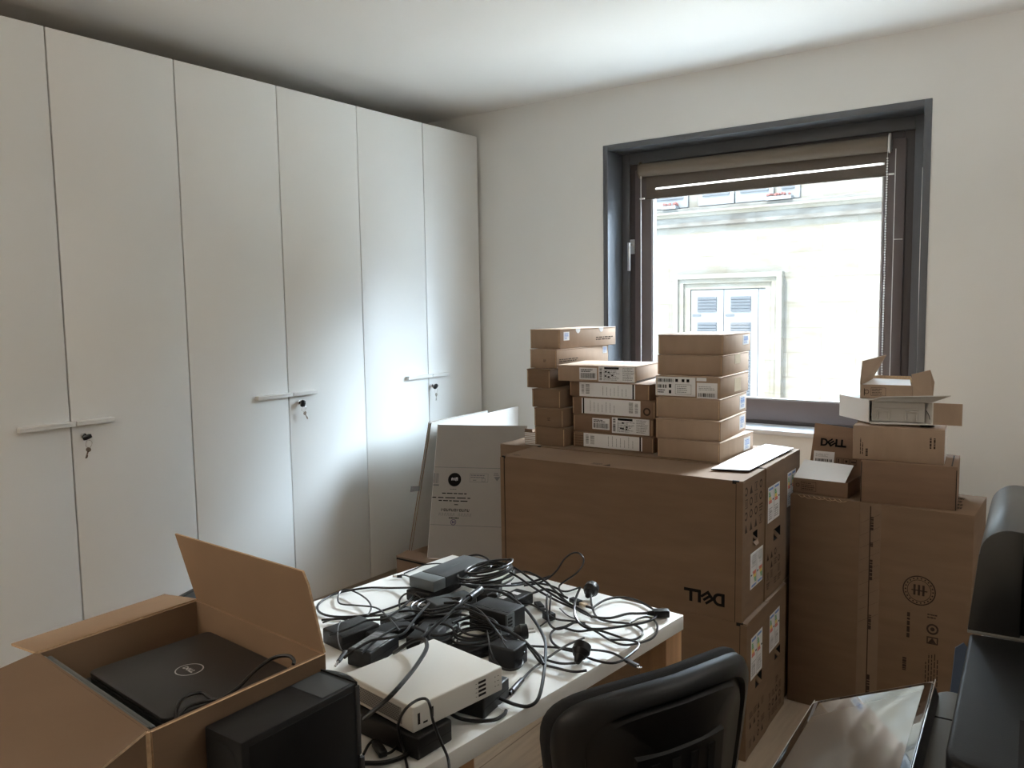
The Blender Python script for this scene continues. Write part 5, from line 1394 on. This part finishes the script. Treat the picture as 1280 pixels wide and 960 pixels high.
# ------------------------------------------------------------------ white mini computer
t = thing('mini_computer', 'cream white mini computer with a perforated end, lying on two black chargers', 'computer', (-1.003, 1.092, 0.7835), R(-8))
w, d, h = 0.196, 0.216, 0.046
a = MB(); a.box((-w / 2, -d / 2, 0), (w / 2, d / 2, h)); a.build('casing', M['mini'], t, bevel=0.003, seg=3)
a = MB(); a.box((-w / 2 + .006, -d / 2 - .0006, .007), (w / 2 - .030, -d / 2, h - .010)); 
g = a.build('perforated_grille', M['mini_side'], t, smooth=False)
a = MB()
q = Face((-w / 2, -d / 2 - .0008, 0), (1, 0, 0), (0, 0, 1))
for i in range(46):
    for j in range(8):
        x_ = .009 + i * .0034 + (j % 2) * .0017; z_ = .010 + j * .0034
        if x_ < w - .034: a.disc(q.p(x_, z_, 0), q.u, q.v, .00115, 6)
a.build('grille_holes', M['hole'], g, smooth=False)
q = Face((w / 2, -d / 2, 0), (0, 1, 0), (0, 0, 1))
a = MB(); ink(a, q, .010, .012, .0155, .032, 0, .0006); a.build('usb_port', M['hole'], t, smooth=False)
a = MB(); ink(a, q, .040, .014, .0455, .033, 0, .0006); a.build('usb_port', M['hole'], t, smooth=False)
a = MB(); ink(a, q, .022, .010, .032, .0135, 0, .0006); a.build('usb_c_port', M['hole'], t, smooth=False)
a = MB()
for i in range(4): ink(a, q, .153, .009 + i * .008, .172, .0135 + i * .008, 0, .0006)
for i in range(4): ink(a, q, .146, .0105 + i * .008, .150, .0115 + i * .008, 0, .0006)
a.build('vent_slots', M['hole'], t, smooth=False)
a = MB()
for i in range(3):
    a.disc(q.p(.196, .014 + i * .009, .0006), q.u, q.v, .0011, 8)
    ink(a, q, .202, .0135 + i * .009, .206, .0145 + i * .009, 0, .0006)
a.build('indicator_marks', M['ink'], t, smooth=False)

# ------------------------------------------------------------------ black desktop tower
t = thing('desktop_computer', 'black slim desktop computer standing on the table beside the laptop box', 'computer', (-0.9485, 0.737, T0), R(0.5))
w, d, h = 0.082, 0.222, 0.189
a = MB(); a.box((-w / 2, -d / 2, 0), (w / 2, d / 2 - 0.010, h)); a.build('case', M['black_matte'], t, bevel=0.004)
a = MB()
n = 10
top = [(-w / 2 + w * i / n, d / 2 - 0.010 + 0.010 * math.sin(math.pi * i / n)) for i in range(n + 1)]
a.prism([(-w / 2, d / 2 - 0.012)] + [(w / 2, d / 2 - 0.012)] + top[::-1], 0.002, h + 0.0015)
a.build('front_bezel', M['black'], t, bevel=0.001)
a = MB(); a.box((w / 2 - .002, d / 2 - .016, .075), (w / 2 + .0022, d / 2 - .008, h - .004)); a.box((w / 2 - .002, d / 2 - .012, .03), (w / 2 + .004, d / 2 - .004, .07)); a.build('bezel_clip', M['rubber_grey'], t, bevel=.0008)
a = MB(); a.box((w / 2, -d / 2 + .012, .008), (w / 2 + .0012, d / 2 - .022, h - .010)); a.build('side_panel', M['black'], t, bevel=.001)
a = MB(); a.box((-w / 2 + .006, d / 2 - .075, h), (w / 2 - .006, d / 2 - .02, h + .0005)); a.build('top_sticker', M['dock'], t, smooth=False)
a = MB(); c = Vector((0, -d / 2 - .0008, h - .045))
for r in (.006, .012, .018, .024, .030): a.ring(c, (1, 0, 0), (0, 0, 1), r, r + .003, 32)
a.build('fan_grille', M['rubber_grey'], t, smooth=False)
a = MB(); a.ring(c + Vector((0, -.0002, 0)), (1, 0, 0), (0, 0, 1), 0, .034, 40); a.build('fan_opening', M['hole'], t, smooth=False)
a = MB()
for i in range(4): a.box((-w / 2 + .012, -d / 2 - .0010, .02 + i * .022), (w / 2 - .02, -d / 2, .034 + i * .022))
a.build('rear_ports', M['rubber_grey'], t, smooth=False)

# ------------------------------------------------------------------ carton with the laptops
t = thing('open_carton', 'open brown carton with spread flaps on the table, holding black laptops', 'cardboard box', (-1.193, 0.718, T0), 0)
O = Vector(t.location)
ZR = 0.95
C4 = [(-1.390, 0.587), (-1.000, 0.553), (-0.9975, 0.851), (-1.391, 0.880)]       # near-left, near-right, far-right, far-left
th = 0.004
def inset(p):
    c = (-1.193, 0.718); return (p[0] + th * (1 if p[0] < c[0] else -1), p[1] + th * (1 if p[1] < c[1] else -1))
CI = [inset(p) for p in C4]
for i in range(4):
    j = (i + 1) % 4
    a = MB()
    p0, p1, q0, q1 = C4[i], C4[j], CI[i], CI[j]
    v = [(p0[0], p0[1], T0), (p1[0], p1[1], T0), (q1[0], q1[1], T0), (q0[0], q0[1], T0)]
    v += [(x, y, ZR) for x, y, _ in v]
    a.add([Vector(p) - O for p in v], [(3, 2, 1, 0), (4, 5, 6, 7), (0, 1, 5, 4), (1, 2, 6, 5), (2, 3, 7, 6), (3, 0, 4, 7)])
    a.build('side_wall', M['card_in'] if i in (2, 3) else M['card'], t, smooth=False)
a = MB(); a.slab([Vector((x, y, T0 + .002)) - O for x, y in CI], .004); a.build('bottom', M['card_in'], t, smooth=False)
def flap(pts, name, m='card_in'):
    a = MB(); a.slab([Vector(p) - O for p in pts], .004, 0, 1); return a.build(name, [M[m], M['card_edge']], t, smooth=False)
flap([(-0.9985, 0.853, ZR), (-1.391, 0.882, ZR), (-1.452, 0.881, 1.071), (-1.041, 0.851, 1.078), (-1.029, 0.851, 1.058)], 'tall_flap')
flap([(-1.392, 0.882, ZR), (-1.392, 0.587, ZR), (-1.538, 0.610, .922), (-1.545, 0.905, .922)], 'left_flap')
flap([(-1.390, 0.585, ZR), (-1.002, 0.551, ZR), (-0.936, 0.416, .952), (-1.325, 0.360, .952)], 'near_flap', 'card')
flap([(-0.9978, 0.555, ZR), (-0.9953, 0.850, ZR), (-0.9950, 0.848, ZR - .135), (-0.9975, 0.556, ZR - .135)], 'folded_down_flap', 'card')
a = MB(); a.tube([Vector(p) - O for p in ((-1.0005, .5520, ZR), (-1.0005, .5515, ZR - .1), (-1.0005, .5515, T0 + .01))], .0032, 6); a.build('torn_corner', M['card_edge'], t)

def laptop(label, cx, cy, z, yaw, w, d, h, logo=False):
    t = thing('laptop', label, 'laptop', (cx, cy, z), yaw, 'laptops in the open carton')
    def rr(w, d, r, n=5):
        p = []
        for sx, sy, a0 in ((1, 1, 0), (-1, 1, 90), (-1, -1, 180), (1, -1, 270)):
            for i in range(n + 1):
                q = R(a0 + 90 * i / n); p.append((sx * (w / 2 - r) + r * math.cos(q), sy * (d / 2 - r) + r * math.sin(q)))
        return p
    a = MB(); a.prism(rr(w, d, .012), 0, h * .55); a.build('base', M['black'], t, bevel=.0015)
    a = MB(); a.prism(rr(w, d, .013), h * .6, h); l = a.build('lid', M['lid'], t, bevel=.0018)
    a = MB(); a.cyl((-w * .36, d / 2 - .004, h * .55), (w * .36, d / 2 - .004, h * .55), .005, n=12); a.build('hinge', M['black'], t)
    if logo:
        F = Face((-.0, 0, h + .0002), (1, 0, 0), (0, 1, 0))
        a = MB(); a.ring(F.p(0, 0, .0005), F.u, F.v, .0205, .0225, 40)
        G = Face(F.p(-.0145, -.0048, 0), F.u, F.v)
        ink_wordmark(a, G, 0, 0, .0092)
        a.build('printed_logo', M['silver_ink'], l, smooth=False)
    return t

laptop('black laptop with a silver ring logo on its lid, on top in the open carton', -1.192, 0.734, 0.8972, R(-4.5), 0.258, 0.214, 0.020, True)
laptop('black laptop lying under the one with the ring logo in the open carton', -1.195, 0.722, 0.8762, R(-4.5), 0.300, 0.230, 0.020)
laptop('black laptop at the bottom of the pile in the open carton', -1.195, 0.722, 0.8552, R(-4.5), 0.30, 0.23, 0.020)
laptop('black laptop second from the bottom of the pile in the open carton', -1.195, 0.722, 0.8342, R(-4.5), 0.30, 0.23, 0.020)
for k, zz in enumerate((0.8132, 0.7922, 0.7712, 0.7502)):
    pass
t2 = thing('carton_insert', 'brown cardboard spacer under the laptops in the open carton', 'cardboard insert', (-1.195, 0.720, T0 + .0045), R(-4.5))
a = MB(); a.box((-.15, -.115, 0), (.15, .115, .088)); a.build('spacer', M['card_in'], t2, smooth=False)
# a grey slim laptop standing on edge along the near wall
t2 = thing('laptop', 'grey slim laptop standing on its edge along the near side of the open carton', 'laptop', (-1.193, 0.583, T0 + .0045), R(-4.9), 'laptops in the open carton')
a = MB(); a.box((-.180, -.004, 0), (.180, .004, .202)); a.build('base', M['grey_plastic'], t2, bevel=.003)
a = MB(); a.box((-.180, -.0115, 0), (.180, -.005, .2045)); a.build('lid', M['grey_plastic'], t2, bevel=.0025)

# ------------------------------------------------------------------ cables
G_ = 'tangle of black cables on the table'


def cable(key, label, name='power_cord', cat='cable', m='rubber', n=7):
    r, pts = CABLES[key]
    a = MB(); a.tube(pts, r, n, 0, 5)
    t = thing(name, label, cat, (pts[0][0], pts[0][1], TZ), 0, G_)
    a.v = [tuple(Vector(p) - Vector(t.location)) for p in a.v]
    a.build('cord', M[m], t)
    return t


def piece(t, p, q, r0, r1, name, m, n=12, flat=None, bevel=0.0008):
    """a connector from world point p to q"""
    O = Vector(t.location); p, q = Vector(p) - O, Vector(q) - O
    a = MB()
    if flat:
        d = (q - p); L = d.length; d.normalize(); s = d.cross(Vector((0, 0, 1))).normalized(); u = s.cross(d)
        a.obox((p + q) / 2, d * (L / 2), s * flat[0], u * flat[1])
        return a.build(name, M[m], t, bevel=bevel)
    a.cyl(p, q, r0, r1, n)
    return a.build(name, M[m], t)


def eu_plug(t, c, d, pins=True, r=0.019):
    """round earthed plug: domed body, collar and two pins"""
    O = Vector(t.location); c = Vector(c) - O; d = Vector(d).normalized()
    a = MB()
    a.cyl(c - d * .016, c - d * .004, r * .70, r * .95, 20); a.cyl(c - d * .004, c + d * .012, r, r * .93, 20); a.cyl(c - d * .032, c - d * .015, r * .30, r * .62, 14)
    a.build('plug', M['black'], t)
    s = d.cross(Vector((0, 0, 1))).normalized()
    if pins:
        for k in (-1, 1):
            a = MB(); a.cyl(c + d * .012 + s * (k * .0085), c + d * .030 + s * (k * .0085), .0024, n=10); a.build('plug_pin', M['metal'], t)


cable('loop_left', 'black cord looping wide over the left back corner of the table')
cable('loop_inner', 'thin black cord curled inside the wide loop at the left of the table', 'charging_cable')
cable('small_loop', 'short upright cord loop in front of the slate docking adapter', 'charging_cable')
cable('flat_left', 'black cord running flat from the laptop carton into the heap')
t = cable('thin_grey', 'thin grey cord with a moulded connector hanging by the laptop carton', 'charging_cable', 'cable', 'rubber_grey')
piece(t, (-1.3041, 1.1707, .762), (-1.290, 1.138, .757), .006, .0045, 'connector', 'rubber_grey')
piece(t, (-1.290, 1.138, .757), (-1.2839, 1.1237, .754), .003, .0028, 'connector_tip', 'metal')
t = cable('ferrite', 'long thick cord with a cylindrical ferrite bead arching over the heap to the right', 'monitor_cable')
piece(t, (-1.2073, 1.4789, .8085), (-1.2266, 1.545, .8045), .0088, .0088, 'ferrite_bead', 'black', 20)
piece(t, (-1.2262, 1.543, .8046), (-1.2285, 1.551, .8042), .0092, .0092, 'bead_collar', 'grey_plastic', 20)
cable('over_white', 'thick cord lying across the top of the white mini computer', 'monitor_cable')
cable('over_corner', 'thin cord bent over the near corner of the white mini computer', 'charging_cable')
t = cable('dc_plug', 'cord ending in a grey cylindrical connector on the bare table', 'charging_cable', 'cable', 'rubber_grey')
piece(t, (-0.9305, 1.3041, .7465), (-0.9175, 1.250, .7475), .0052, .0062, 'connector', 'rubber_grey', 16)
piece(t, (-0.9175, 1.250, .7475), (-0.9145, 1.2395, .7475), .0040, .0040, 'connector_tip', 'black', 16)
t = cable('arc_tag', 'thick cord curving out from under the white mini computer, tagged white', 'monitor_cable')
O = Vector(t.location)
a = MB(); a.slab([Vector(p) - O for p in ((-.906, 1.205, .7440), (-.884, 1.196, .7440), (-.886, 1.184, .7448), (-.909, 1.192, .7448))], .0008); a.build('paper_tag', M['paper'], t, smooth=False)
cable('front_arc', 'thick cord curving along the front of the white mini computer', 'monitor_cable')
t = cable('front_thin', 'short cord with a small black connector beside the desktop computer', 'charging_cable')
piece(t, (-0.9983, 0.9576, .751), (-0.9604, 0.9393, .749), 0, 0, 'connector', 'black', flat=(.0075, .0055), bevel=.002)
cable('front_thin2', 'thin cord tucked under the near corner of the white mini computer', 'charging_cable')
cable('arc_mid', 'cord arching over the black box computer and down to the right')
cable('arc_mid_low', 'cord running lower beneath the arching cord, out to the round plug')
cable('ring_plug', 'cord curled in a ring right of the white mini computer', 'charging_cable')
cable('thin_white_brick', 'very thin shiny wire hanging over the wall charger', 'thin_wire', 'cable', 'rubber_grey')
cable('thin_white_coil', 'very thin shiny wire across the front coil of cables', 'thin_wire', 'cable', 'rubber_grey')
cable('tall_loop', 'cord standing up in a tall loop at the back edge of the table')
t = cable('plug_back', 'cord with a round black plug upright at the back edge of the table')
eu_plug(t, (-1.0560, 1.795, .766), (-.2, .9, .25), False, .020)
t = cable('iec', 'cord ending in a rectangular socket connector at the right back corner of the table')
piece(t, (-.8766, 1.7577, .752), (-.862, 1.768, .752), .0045, .0075, 'strain_relief', 'rubber')
piece(t, (-.864, 1.767, .752), (-.8335, 1.789, .752), 0, 0, 'socket_connector', 'black', flat=(.0115, .0085), bevel=.0025)
cable('big_right', 'cord making a broad loop over the right end of the table')
cable('under_right', 'cord looping nearest the right table edge')
t = cable('usb_long', 'cord ending in a slim silver-tipped connector hanging over the table edge', 'charging_cable')
piece(t, (-.800, 1.5035, .7465), (-.765, 1.4895, .7465), 0, 0, 'connector', 'rubber_grey', flat=(.0055, .0034), bevel=.0015)
piece(t, (-.765, 1.4895, .7465), (-.7560, 1.4859, .7465), 0, 0, 'connector_tip', 'chrome', flat=(.0042, .0014), bevel=.0006)
cable('low_ring', 'cord circling the round plug in the middle of the bare table')
t = cable('plug_low', 'cord with a round plug lying in the middle of the bare table')
eu_plug(t, (-.8815, 1.456, .767), (-.12, .75, .55), False, .020)
cable('plug_low_tail', 'cord running from the round plug back into the heap')
t = cable('flat_plug', 'straight cord lying flat between the two round plugs')
eu_plug(t, (-1.0450, 1.466, .766), (.55, .62, .03), True, .018)
cable('vert_a', 'cord hanging in a bend in the right part of the tangle')
cable('vert_b', 'short cord end dropping down in the right part of the tangle', 'charging_cable')
cable('spread_a', 'cord running flat across the coil toward the back edge')
cable('spread_b', 'topmost cord fanning from the coil to the right')
cable('spread_c', 'second cord fanning from the coil to the right')
cable('spread_d', 'cord crossing the fan of cords behind the small charger')
cable('brick_tail', 'cord leaving the small two-label charger to the right')
cable('fork', 'thin forked cord end under the fan of cords', 'charging_cable')
t = cable('short_black', 'short cord with a small cubic adapter in the right part of the tangle', 'adapter_cable')
piece(t, (-1.0821, 1.6200, .7505), (-1.0560, 1.6095, .7505), 0, 0, 'connector', 'black', flat=(.011, .0085), bevel=.002)
cable('heap_a', 'cord winding over the chargers just behind the white mini computer')
cable('heap_b', 'cord snaking along the left chargers toward the slate adapter')
cable('heap_c', 'cord bent tightly in the hollow before the box with slots')
cable('heap_d', 'cord lying over the flat labelled charger')
cable('heap_e', 'thin cord hooking round the small labelled charger')
cable('heap_f', 'cord weaving under the arching cord in the heap')
cable('heap_g', 'cord curling behind the slate docking adapter end')
cable('coil_back', 'big bundle of coiled black cord behind the box with slots', 'cable_coil')
cable('coil_front', 'bundle of thin coiled cord right behind the white mini computer', 'cable_coil')
cable('coil_mid', 'loose coil of cord between the chargers in the middle of the heap', 'cable_coil')
cable('coil_left', 'loose coil of cord over the chargers at the left of the heap', 'cable_coil')
cable('box_cable', 'black cord lying over the laptop in the open carton')
cable('box_cable_b', 'thin cord looped at the near edge of the laptop lid in the open carton', 'charging_cable')
t = thing('usb_plug', 'small metal connector with a black grip among the cords at the back edge', 'connector', (-1.0821, 1.7382, TZ), 0)
piece(t, (-1.0821, 1.7382, .752), (-1.0496, 1.7319, .750), 0, 0, 'grip', 'black', flat=(.0085, .0055), bevel=.002)
piece(t, (-1.0496, 1.7319, .750), (-1.0300, 1.7265, .750), 0, 0, 'metal_shell', 'tape', flat=(.0062, .0032), bevel=.0004)
piece(t, (-1.028, 1.7225, .749), (-1.005, 1.7205, .749), .0034, .003, 'plug_end', 'black')
t = thing('video_plug', 'small flat black connector lying by the fan of cords', 'connector', (-1.1452, 1.6753, TZ), 0)
piece(t, (-1.1452, 1.6753, .749), (-1.118, 1.6553, .747), 0, 0, 'grip', 'black', flat=(.009, .005), bevel=.002)
piece(t, (-1.118, 1.6553, .747), (-1.108, 1.648, .747), 0, 0, 'connector_tip', 'rubber_grey', flat=(.007, .0025), bevel=.0005)


# ------------------------------------------------------------------ office chairs
def office_chair(label, x, y, yaw, sz=1.0):
    t = thing('office_chair', label, 'chair', (x, y, 0), yaw, 'black office chairs at the table')
    t.scale = (1, 1, sz)
    # backrest outline (s across, z up), wider at the top with rounded shoulders
    def outline(k, z0=0.625, z1=0.905, n=40):
        pts = []
        zc = (z0 + z1) / 2; H = (z1 - z0) / 2
        for i in range(n):
            q = 2 * math.pi * i / n
            c, s = math.cos(q), math.sin(q)
            e = 0.38
            sx = math.copysign(abs(c) ** e, c); sz = math.copysign(abs(s) ** e, s)
            z = zc + H * sz * k + (0.0 if s < 0 else 0.014 * (1 - sx * sx) * k)
            f = (z - z0) / (z1 - z0)
            hw = 0.172 + 0.047 * max(0, min(1, f)) ** 0.8
            pts.append((hw * sx * k, z))
        return pts
    def bend(s, z, dep):
        f = (z - 0.50) / 0.405
        return (s, -0.225 - 0.035 * f + 1.1 * s * s + dep * 1.0, z)
    def shell(profile, name, m, z0=0.625, z1=0.905):
        a = MB(); n = 40; v = []
        for k, dep in profile:
            v += [bend(p, z, dep) for p, z in outline(k, z0, z1)]
        f = []
        for r in range(len(profile) - 1):
            for i in range(n):
                f.append((r * n + i, r * n + (i + 1) % n, (r + 1) * n + (i + 1) % n, (r + 1) * n + i))
        f.append([i for i in range(n)][::-1]); f.append([(len(profile) - 1) * n + i for i in range(n)])
        a.add(v, f)
        return a.build(name, M[m], t, angle=50)
    shell([(0.3, -.031), (0.74, -.029), (0.775, -.020), (0.80, -.020), (0.825, -.029), (0.93, -.024), (0.975, -.012), (0.985, 0.0), (0.98, 0.002), (0.6, 0.004)], 'back_shell', 'chair')
    shell([(0.5, 0.004), (0.97, 0.004), (1.0, 0.012), (0.99, 0.026), (0.94, 0.036), (0.7, 0.042), (0.3, 0.044)], 'back_cushion', 'chair_fabric')
    # raised centre panel of the shell with upright slots
    a = MB()
    def rbend(s, z, dep): return bend(s, z, dep)
    for (x0, x1, z0, z1, dp) in ((-.092, .092, .640, .815, -.036),):
        k = 8
        v = []; 
        for i in range(k + 1):
            s_ = x0 + (x1 - x0) * i / k
            v += [rbend(s_, z0, -.020), rbend(s_, z0 + .008, dp), rbend(s_, z1 - .008, dp), rbend(s_, z1, -.020)]
        f = []
        for i in range(k):
            for j in range(3): f.append((i * 4 + j, i * 4 + j + 1, (i + 1) * 4 + j + 1, (i + 1) * 4 + j))
        f.append((3, 2, 1, 0)); f.append((k * 4, k * 4 + 1, k * 4 + 2, k * 4 + 3))
        a.add(v, f)
    a.build('centre_panel', M['chair'], t, angle=50)
    for s_ in (-.060, -.020, .020, .060):
        a = MB()
        a.slab([rbend(s_ - .008, .655, -.0365), rbend(s_ - .008, .795, -.0365), rbend(s_ + .008, .795, -.0365), rbend(s_ + .008, .655, -.0365)], .0025)
        a.build('slot', M['hole'], t, smooth=False)
    a = MB()
    a.tube([(-.0, -.262, .68), (0, -.268, .58), (0, -.23, .43), (0, -.12, .405), (0, 0, .405)], .019, 10); a.build('back_bar', M['black'], t)
    for sg in (1, -1):
        a = MB(); a.tube([(sg * .135, -.222, .70), (sg * .14, -.228, .60), (sg * .14, -.215, .48), (sg * .12, -.12, .42), (sg * .05, 0, .41)], .011, 8); a.build('side_bar', M['black'], t)
    # seat
    a = MB(); n = 32; v = []
    for k, z in ((.7, .425), (.97, .43), (1.0, .445), (1.0, .462), (.95, .478), (.7, .485)):
        for i in range(n):
            q = 2 * math.pi * i / n; c, s = math.cos(q), math.sin(q)
            v.append((.235 * k * math.copysign(abs(c) ** .6, c), .02 + .225 * k * math.copysign(abs(s) ** .6, s), z))
    f = [(r * n + i, r * n + (i + 1) % n, (r + 1) * n + (i + 1) % n, (r + 1) * n + i) for r in range(5) for i in range(n)] + [list(range(n))[::-1], [5 * n + i for i in range(n)]]
    a.add(v, f); a.build('seat', M['chair_fabric'], t, angle=50)
    a = MB(); a.box((-.09, -.1, .39), (.09, .1, .426)); a.build('seat_mechanism', M['black'], t, bevel=.006)
    a = MB(); a.cyl((0, 0, .10), (0, 0, .26), .026, n=20); a.cyl((0, 0, .26), (0, 0, .395), .015, n=16); a.build('gas_column', M['black'], t)
    for k in range(5):
        q = R(72 * k + 20); c, s = math.cos(q), math.sin(q)
        a = MB(); a.tube([(c * .02, s * .02, .105), (c * .15, s * .15, .095), (c * .265, s * .265, .075)], lambda u: .020 - .007 * u, 8); leg = a.build('base_leg', M['black'], t)
        a = MB()
        for e in (-1, 1):
            a.cyl((c * .265 - s * .006 * e, s * .265 + c * .006 * e, .027), (c * .265 - s * .022 * e, s * .265 + c * .022 * e, .027), .026, n=16)
        a.cyl((c * .265, s * .265, .03), (c * .265, s * .265, .075), .006, n=10)
        a.build('caster', M['black'], leg)
    return t


office_chair('black office chair in the foreground, its slotted back toward the viewer', -0.772, 1.262, R(67.5))
office_chair('black office chair beyond the table, mostly hidden behind the open laptop carton', -1.595, 1.265, R(-80), 0.880)

# ------------------------------------------------------------------ copier with touch panel
PY = 0.057
pr = thing('multifunction_printer', 'charcoal office copier with a tilted touch panel at the right edge', 'printer', (-0.122, 1.05, 0), PY)
# local x runs into the machine (right), local y runs toward the window
a = MB(); a.box((0.03, -0.18, 0.06), (0.62, 0.52, 0.93)); a.build('body', M['printer'], pr, bevel=0.012)
for x, y in ((.08, -.12), (.55, -.12), (.08, .46), (.55, .46)):
    a = MB(); a.cyl((x, y - .012, .03), (x, y + .012, .03), .03, n=16); a.build('caster', M['black'], pr)
for z in (.12, .30):
    a = MB(); a.box((.018, -.16, z), (.034, .50, z + .16)); a.build('paper_drawer', M['printer'], pr, bevel=.004)
a = MB(); a.box((0.012, -0.175, 0.935), (0.61, 0.515, 1.012)); a.build('scanner_unit', M['printer_grey'], pr, bevel=0.008)
# platen lid in front (toward the viewer) with rounded near corner
a = MB()
a.prism([(0.03 * (1 - math.cos(R(q))), -0.184 + 0.03 * (1 - math.sin(R(q)))) for q in (0, 22, 45, 67, 90)][::-1] + [(0.0, 0.185), (0.60, 0.185), (0.60, -0.184)], 1.016, 1.050)
a.build('platen_lid', M['printer'], pr, bevel=0.005, seg=3)
a = MB(); a.box((.0755, -.02, 1.0496), (.0775, .170, 1.0506)); a.box((.062, -.17, 1.0496), (.6, -.055, 1.0503)); a.build('lid_groove', M['hole'], pr, smooth=False)
# document feeder: tall block with a rounded left top edge
def feeder(y0, y1, x1, name, inset=0.0, m='printer'):
    a = MB()
    prof = [(-0.003 + inset, 1.052), (0.007 + inset, 1.158 - inset)]
    for q in range(0, 91, 9):
        prof.append((0.008 + inset + 0.036 * (1 - math.cos(R(q))), 1.160 - inset + 0.036 * math.sin(R(q))))
    prof += [(x1, 1.195 - inset), (x1, 1.052)]
    a.prism(prof[::-1], y0, y1, 0, lambda p, q, c: (p, c, q))
    return a.build(name, M[m], pr, bevel=0.0015, angle=40)
feeder(0.188, 0.505, 0.058, 'feeder_cover', 0.0, 'printer_gloss')
feeder(0.200, 0.505, 0.60, 'document_feeder', 0.006)
a = MB(); a.box((.066, .192, 1.085), (.3, .202, 1.125)); a.build('feeder_latch', M['printer_grey'], pr, bevel=.002)
a = MB()
for i in range(3): a.cyl((.066, .190, 1.150 + i * .012), (.066, .202, 1.150 + i * .012), .0022, n=10)
a.build('indicator_lamps', M['paper'], pr)
a = MB(); a.box((-.003, .186, 1.0485), (.6, .505, 1.0525)); a.build('feeder_base', M['printer_grey'], pr, bevel=.001)
# grey arm that carries the touch panel
a = MB()
a.prism([(-0.035, -0.24), (0.010, -0.24), (0.010, 0.120), (0.0, 0.135), (-0.02, 0.138), (-0.035, 0.125)], 0.90, 0.985)
a.build('panel_arm', M['printer_grey'], pr, bevel=0.010, seg=4)
a = MB(); a.box((-0.036, 0.045, 0.9835), (0.004, 0.048, 0.9856)); a.build('arm_seam', M['hole'], pr, smooth=False)
# touch panel: rounded slab, glossy front
PT, PL, PB = Vector((-.164, 1.169, .999)), Vector((-.315, 1.152, .935)), Vector((-.138, .833, 1.0275))
mwi = (Matrix.Translation(pr.location) @ Matrix.Rotation(PY, 4, 'Z')).inverted()
ex = (PT - PL); ey = (PT - PB); W_, H_ = ex.length, ey.length; ex.normalize(); ey = (ey - ex * ey.dot(ex)).normalized(); en = ex.cross(ey)
c0 = PL - ey * H_
def pp(a_, b_, c_): return mwi @ (c0 + ex * a_ + ey * b_ + en * c_)
def rrect(w, h, r, i=0.0, n=6):
    p = []
    for cx_, cy_, a0 in ((w - r - i, h - r - i, 0), (r + i, h - r - i, 90), (r + i, r + i, 180), (w - r - i, r + i, 270)):
        for k in range(n + 1):
            q = R(a0 + 90 * k / n); p.append((cx_ + r * math.cos(q), cy_ + r * math.sin(q)))
    return p
a = MB(); a.prism(rrect(W_, H_, .012), -0.020, -0.0012, 0, pp); panel = a.build('touch_panel', M['black'], pr, bevel=.003)
a = MB(); a.prism(rrect(W_, H_, .011, .0012), -0.0012, 0.0, 0, pp); a.build('screen_glass', M['screen_glass'], panel, bevel=.0004)
a = MB(); a.prism(rrect(W_, H_, .002, .012), 0.0, 0.0003, 0, pp); a.build('display', M['display'], panel, smooth=False)
a = MB()
n_ = 28; pth = rrect(W_, H_, .012)
a.tube([pp(p, q, -.0012) for p, q in pth], .0009, 6, 0, 2, True); a.build('chrome_edge', M['chrome'], panel)
# folder sheet poking out behind the copier's front edge
t = thing('paper_folder', 'blue grey sheet sticking up between the copier and the big carton', 'paper', (-.205, 1.30, 0.0), 0)
a = MB()
a.slab([(.040, .0, .88), (.075, .01, .88), (.075, .03, .975), (.055, .03, .998), (.045, .025, .990)], .003); a.build('sheet', M['blue_paper'], t, smooth=False)


# ------------------------------------------------------------------ uplighters added out of view to fill the room with light
def fill_uplighter(x, y, watts, color, label):
    t = thing('fill_lamp', label, 'lamp', (x, y, 0), 0, 'added fill uplighters')
    a = MB(); a.cyl((0, 0, 0), (0, 0, 0.02), 0.14, 0.13, 32); a.build('base', M['black'], t)
    a = MB(); a.cyl((0, 0, 0.02), (0, 0, 1.76), 0.011, n=16); a.build('pole', M['metal'], t)
    a = MB(); n = 32; v = []; prof = [(0.02, 1.755), (0.09, 1.775), (0.155, 1.81), (0.19, 1.86), (0.186, 1.862), (0.15, 1.816), (0.09, 1.783), (0.0, 1.77)]
    for r, z in prof:
        for i in range(n):
            q = 2 * math.pi * i / n; v.append((r * math.cos(q), r * math.sin(q), z))
    f = [(k * n + i, k * n + (i + 1) % n, (k + 1) * n + (i + 1) % n, (k + 1) * n + i) for k in range(len(prof) - 1) for i in range(n)]
    a.add(v, f); a.build('lamp_shade', M['white_plastic'], t)
    d = bpy.data.lights.new('fill_light', 'AREA'); d.shape = 'DISK'; d.size = 0.3; d.energy = watts; d.color = color
    o = bpy.data.objects.new('fill_light', d); COL.objects.link(o)
    o.location = (0, 0, 1.85); o.rotation_euler = (math.pi, 0, 0); o.parent = t
    return t


fill_uplighter(-1.9, -0.9, 16, (1.0, 0.86, 0.72), 'added fill uplighter behind the viewer, nearer the wardrobes')
fill_uplighter(1.25, 2.3, 9, (1.0, 0.96, 0.91), 'added fill uplighter by the right wall, outside the view')
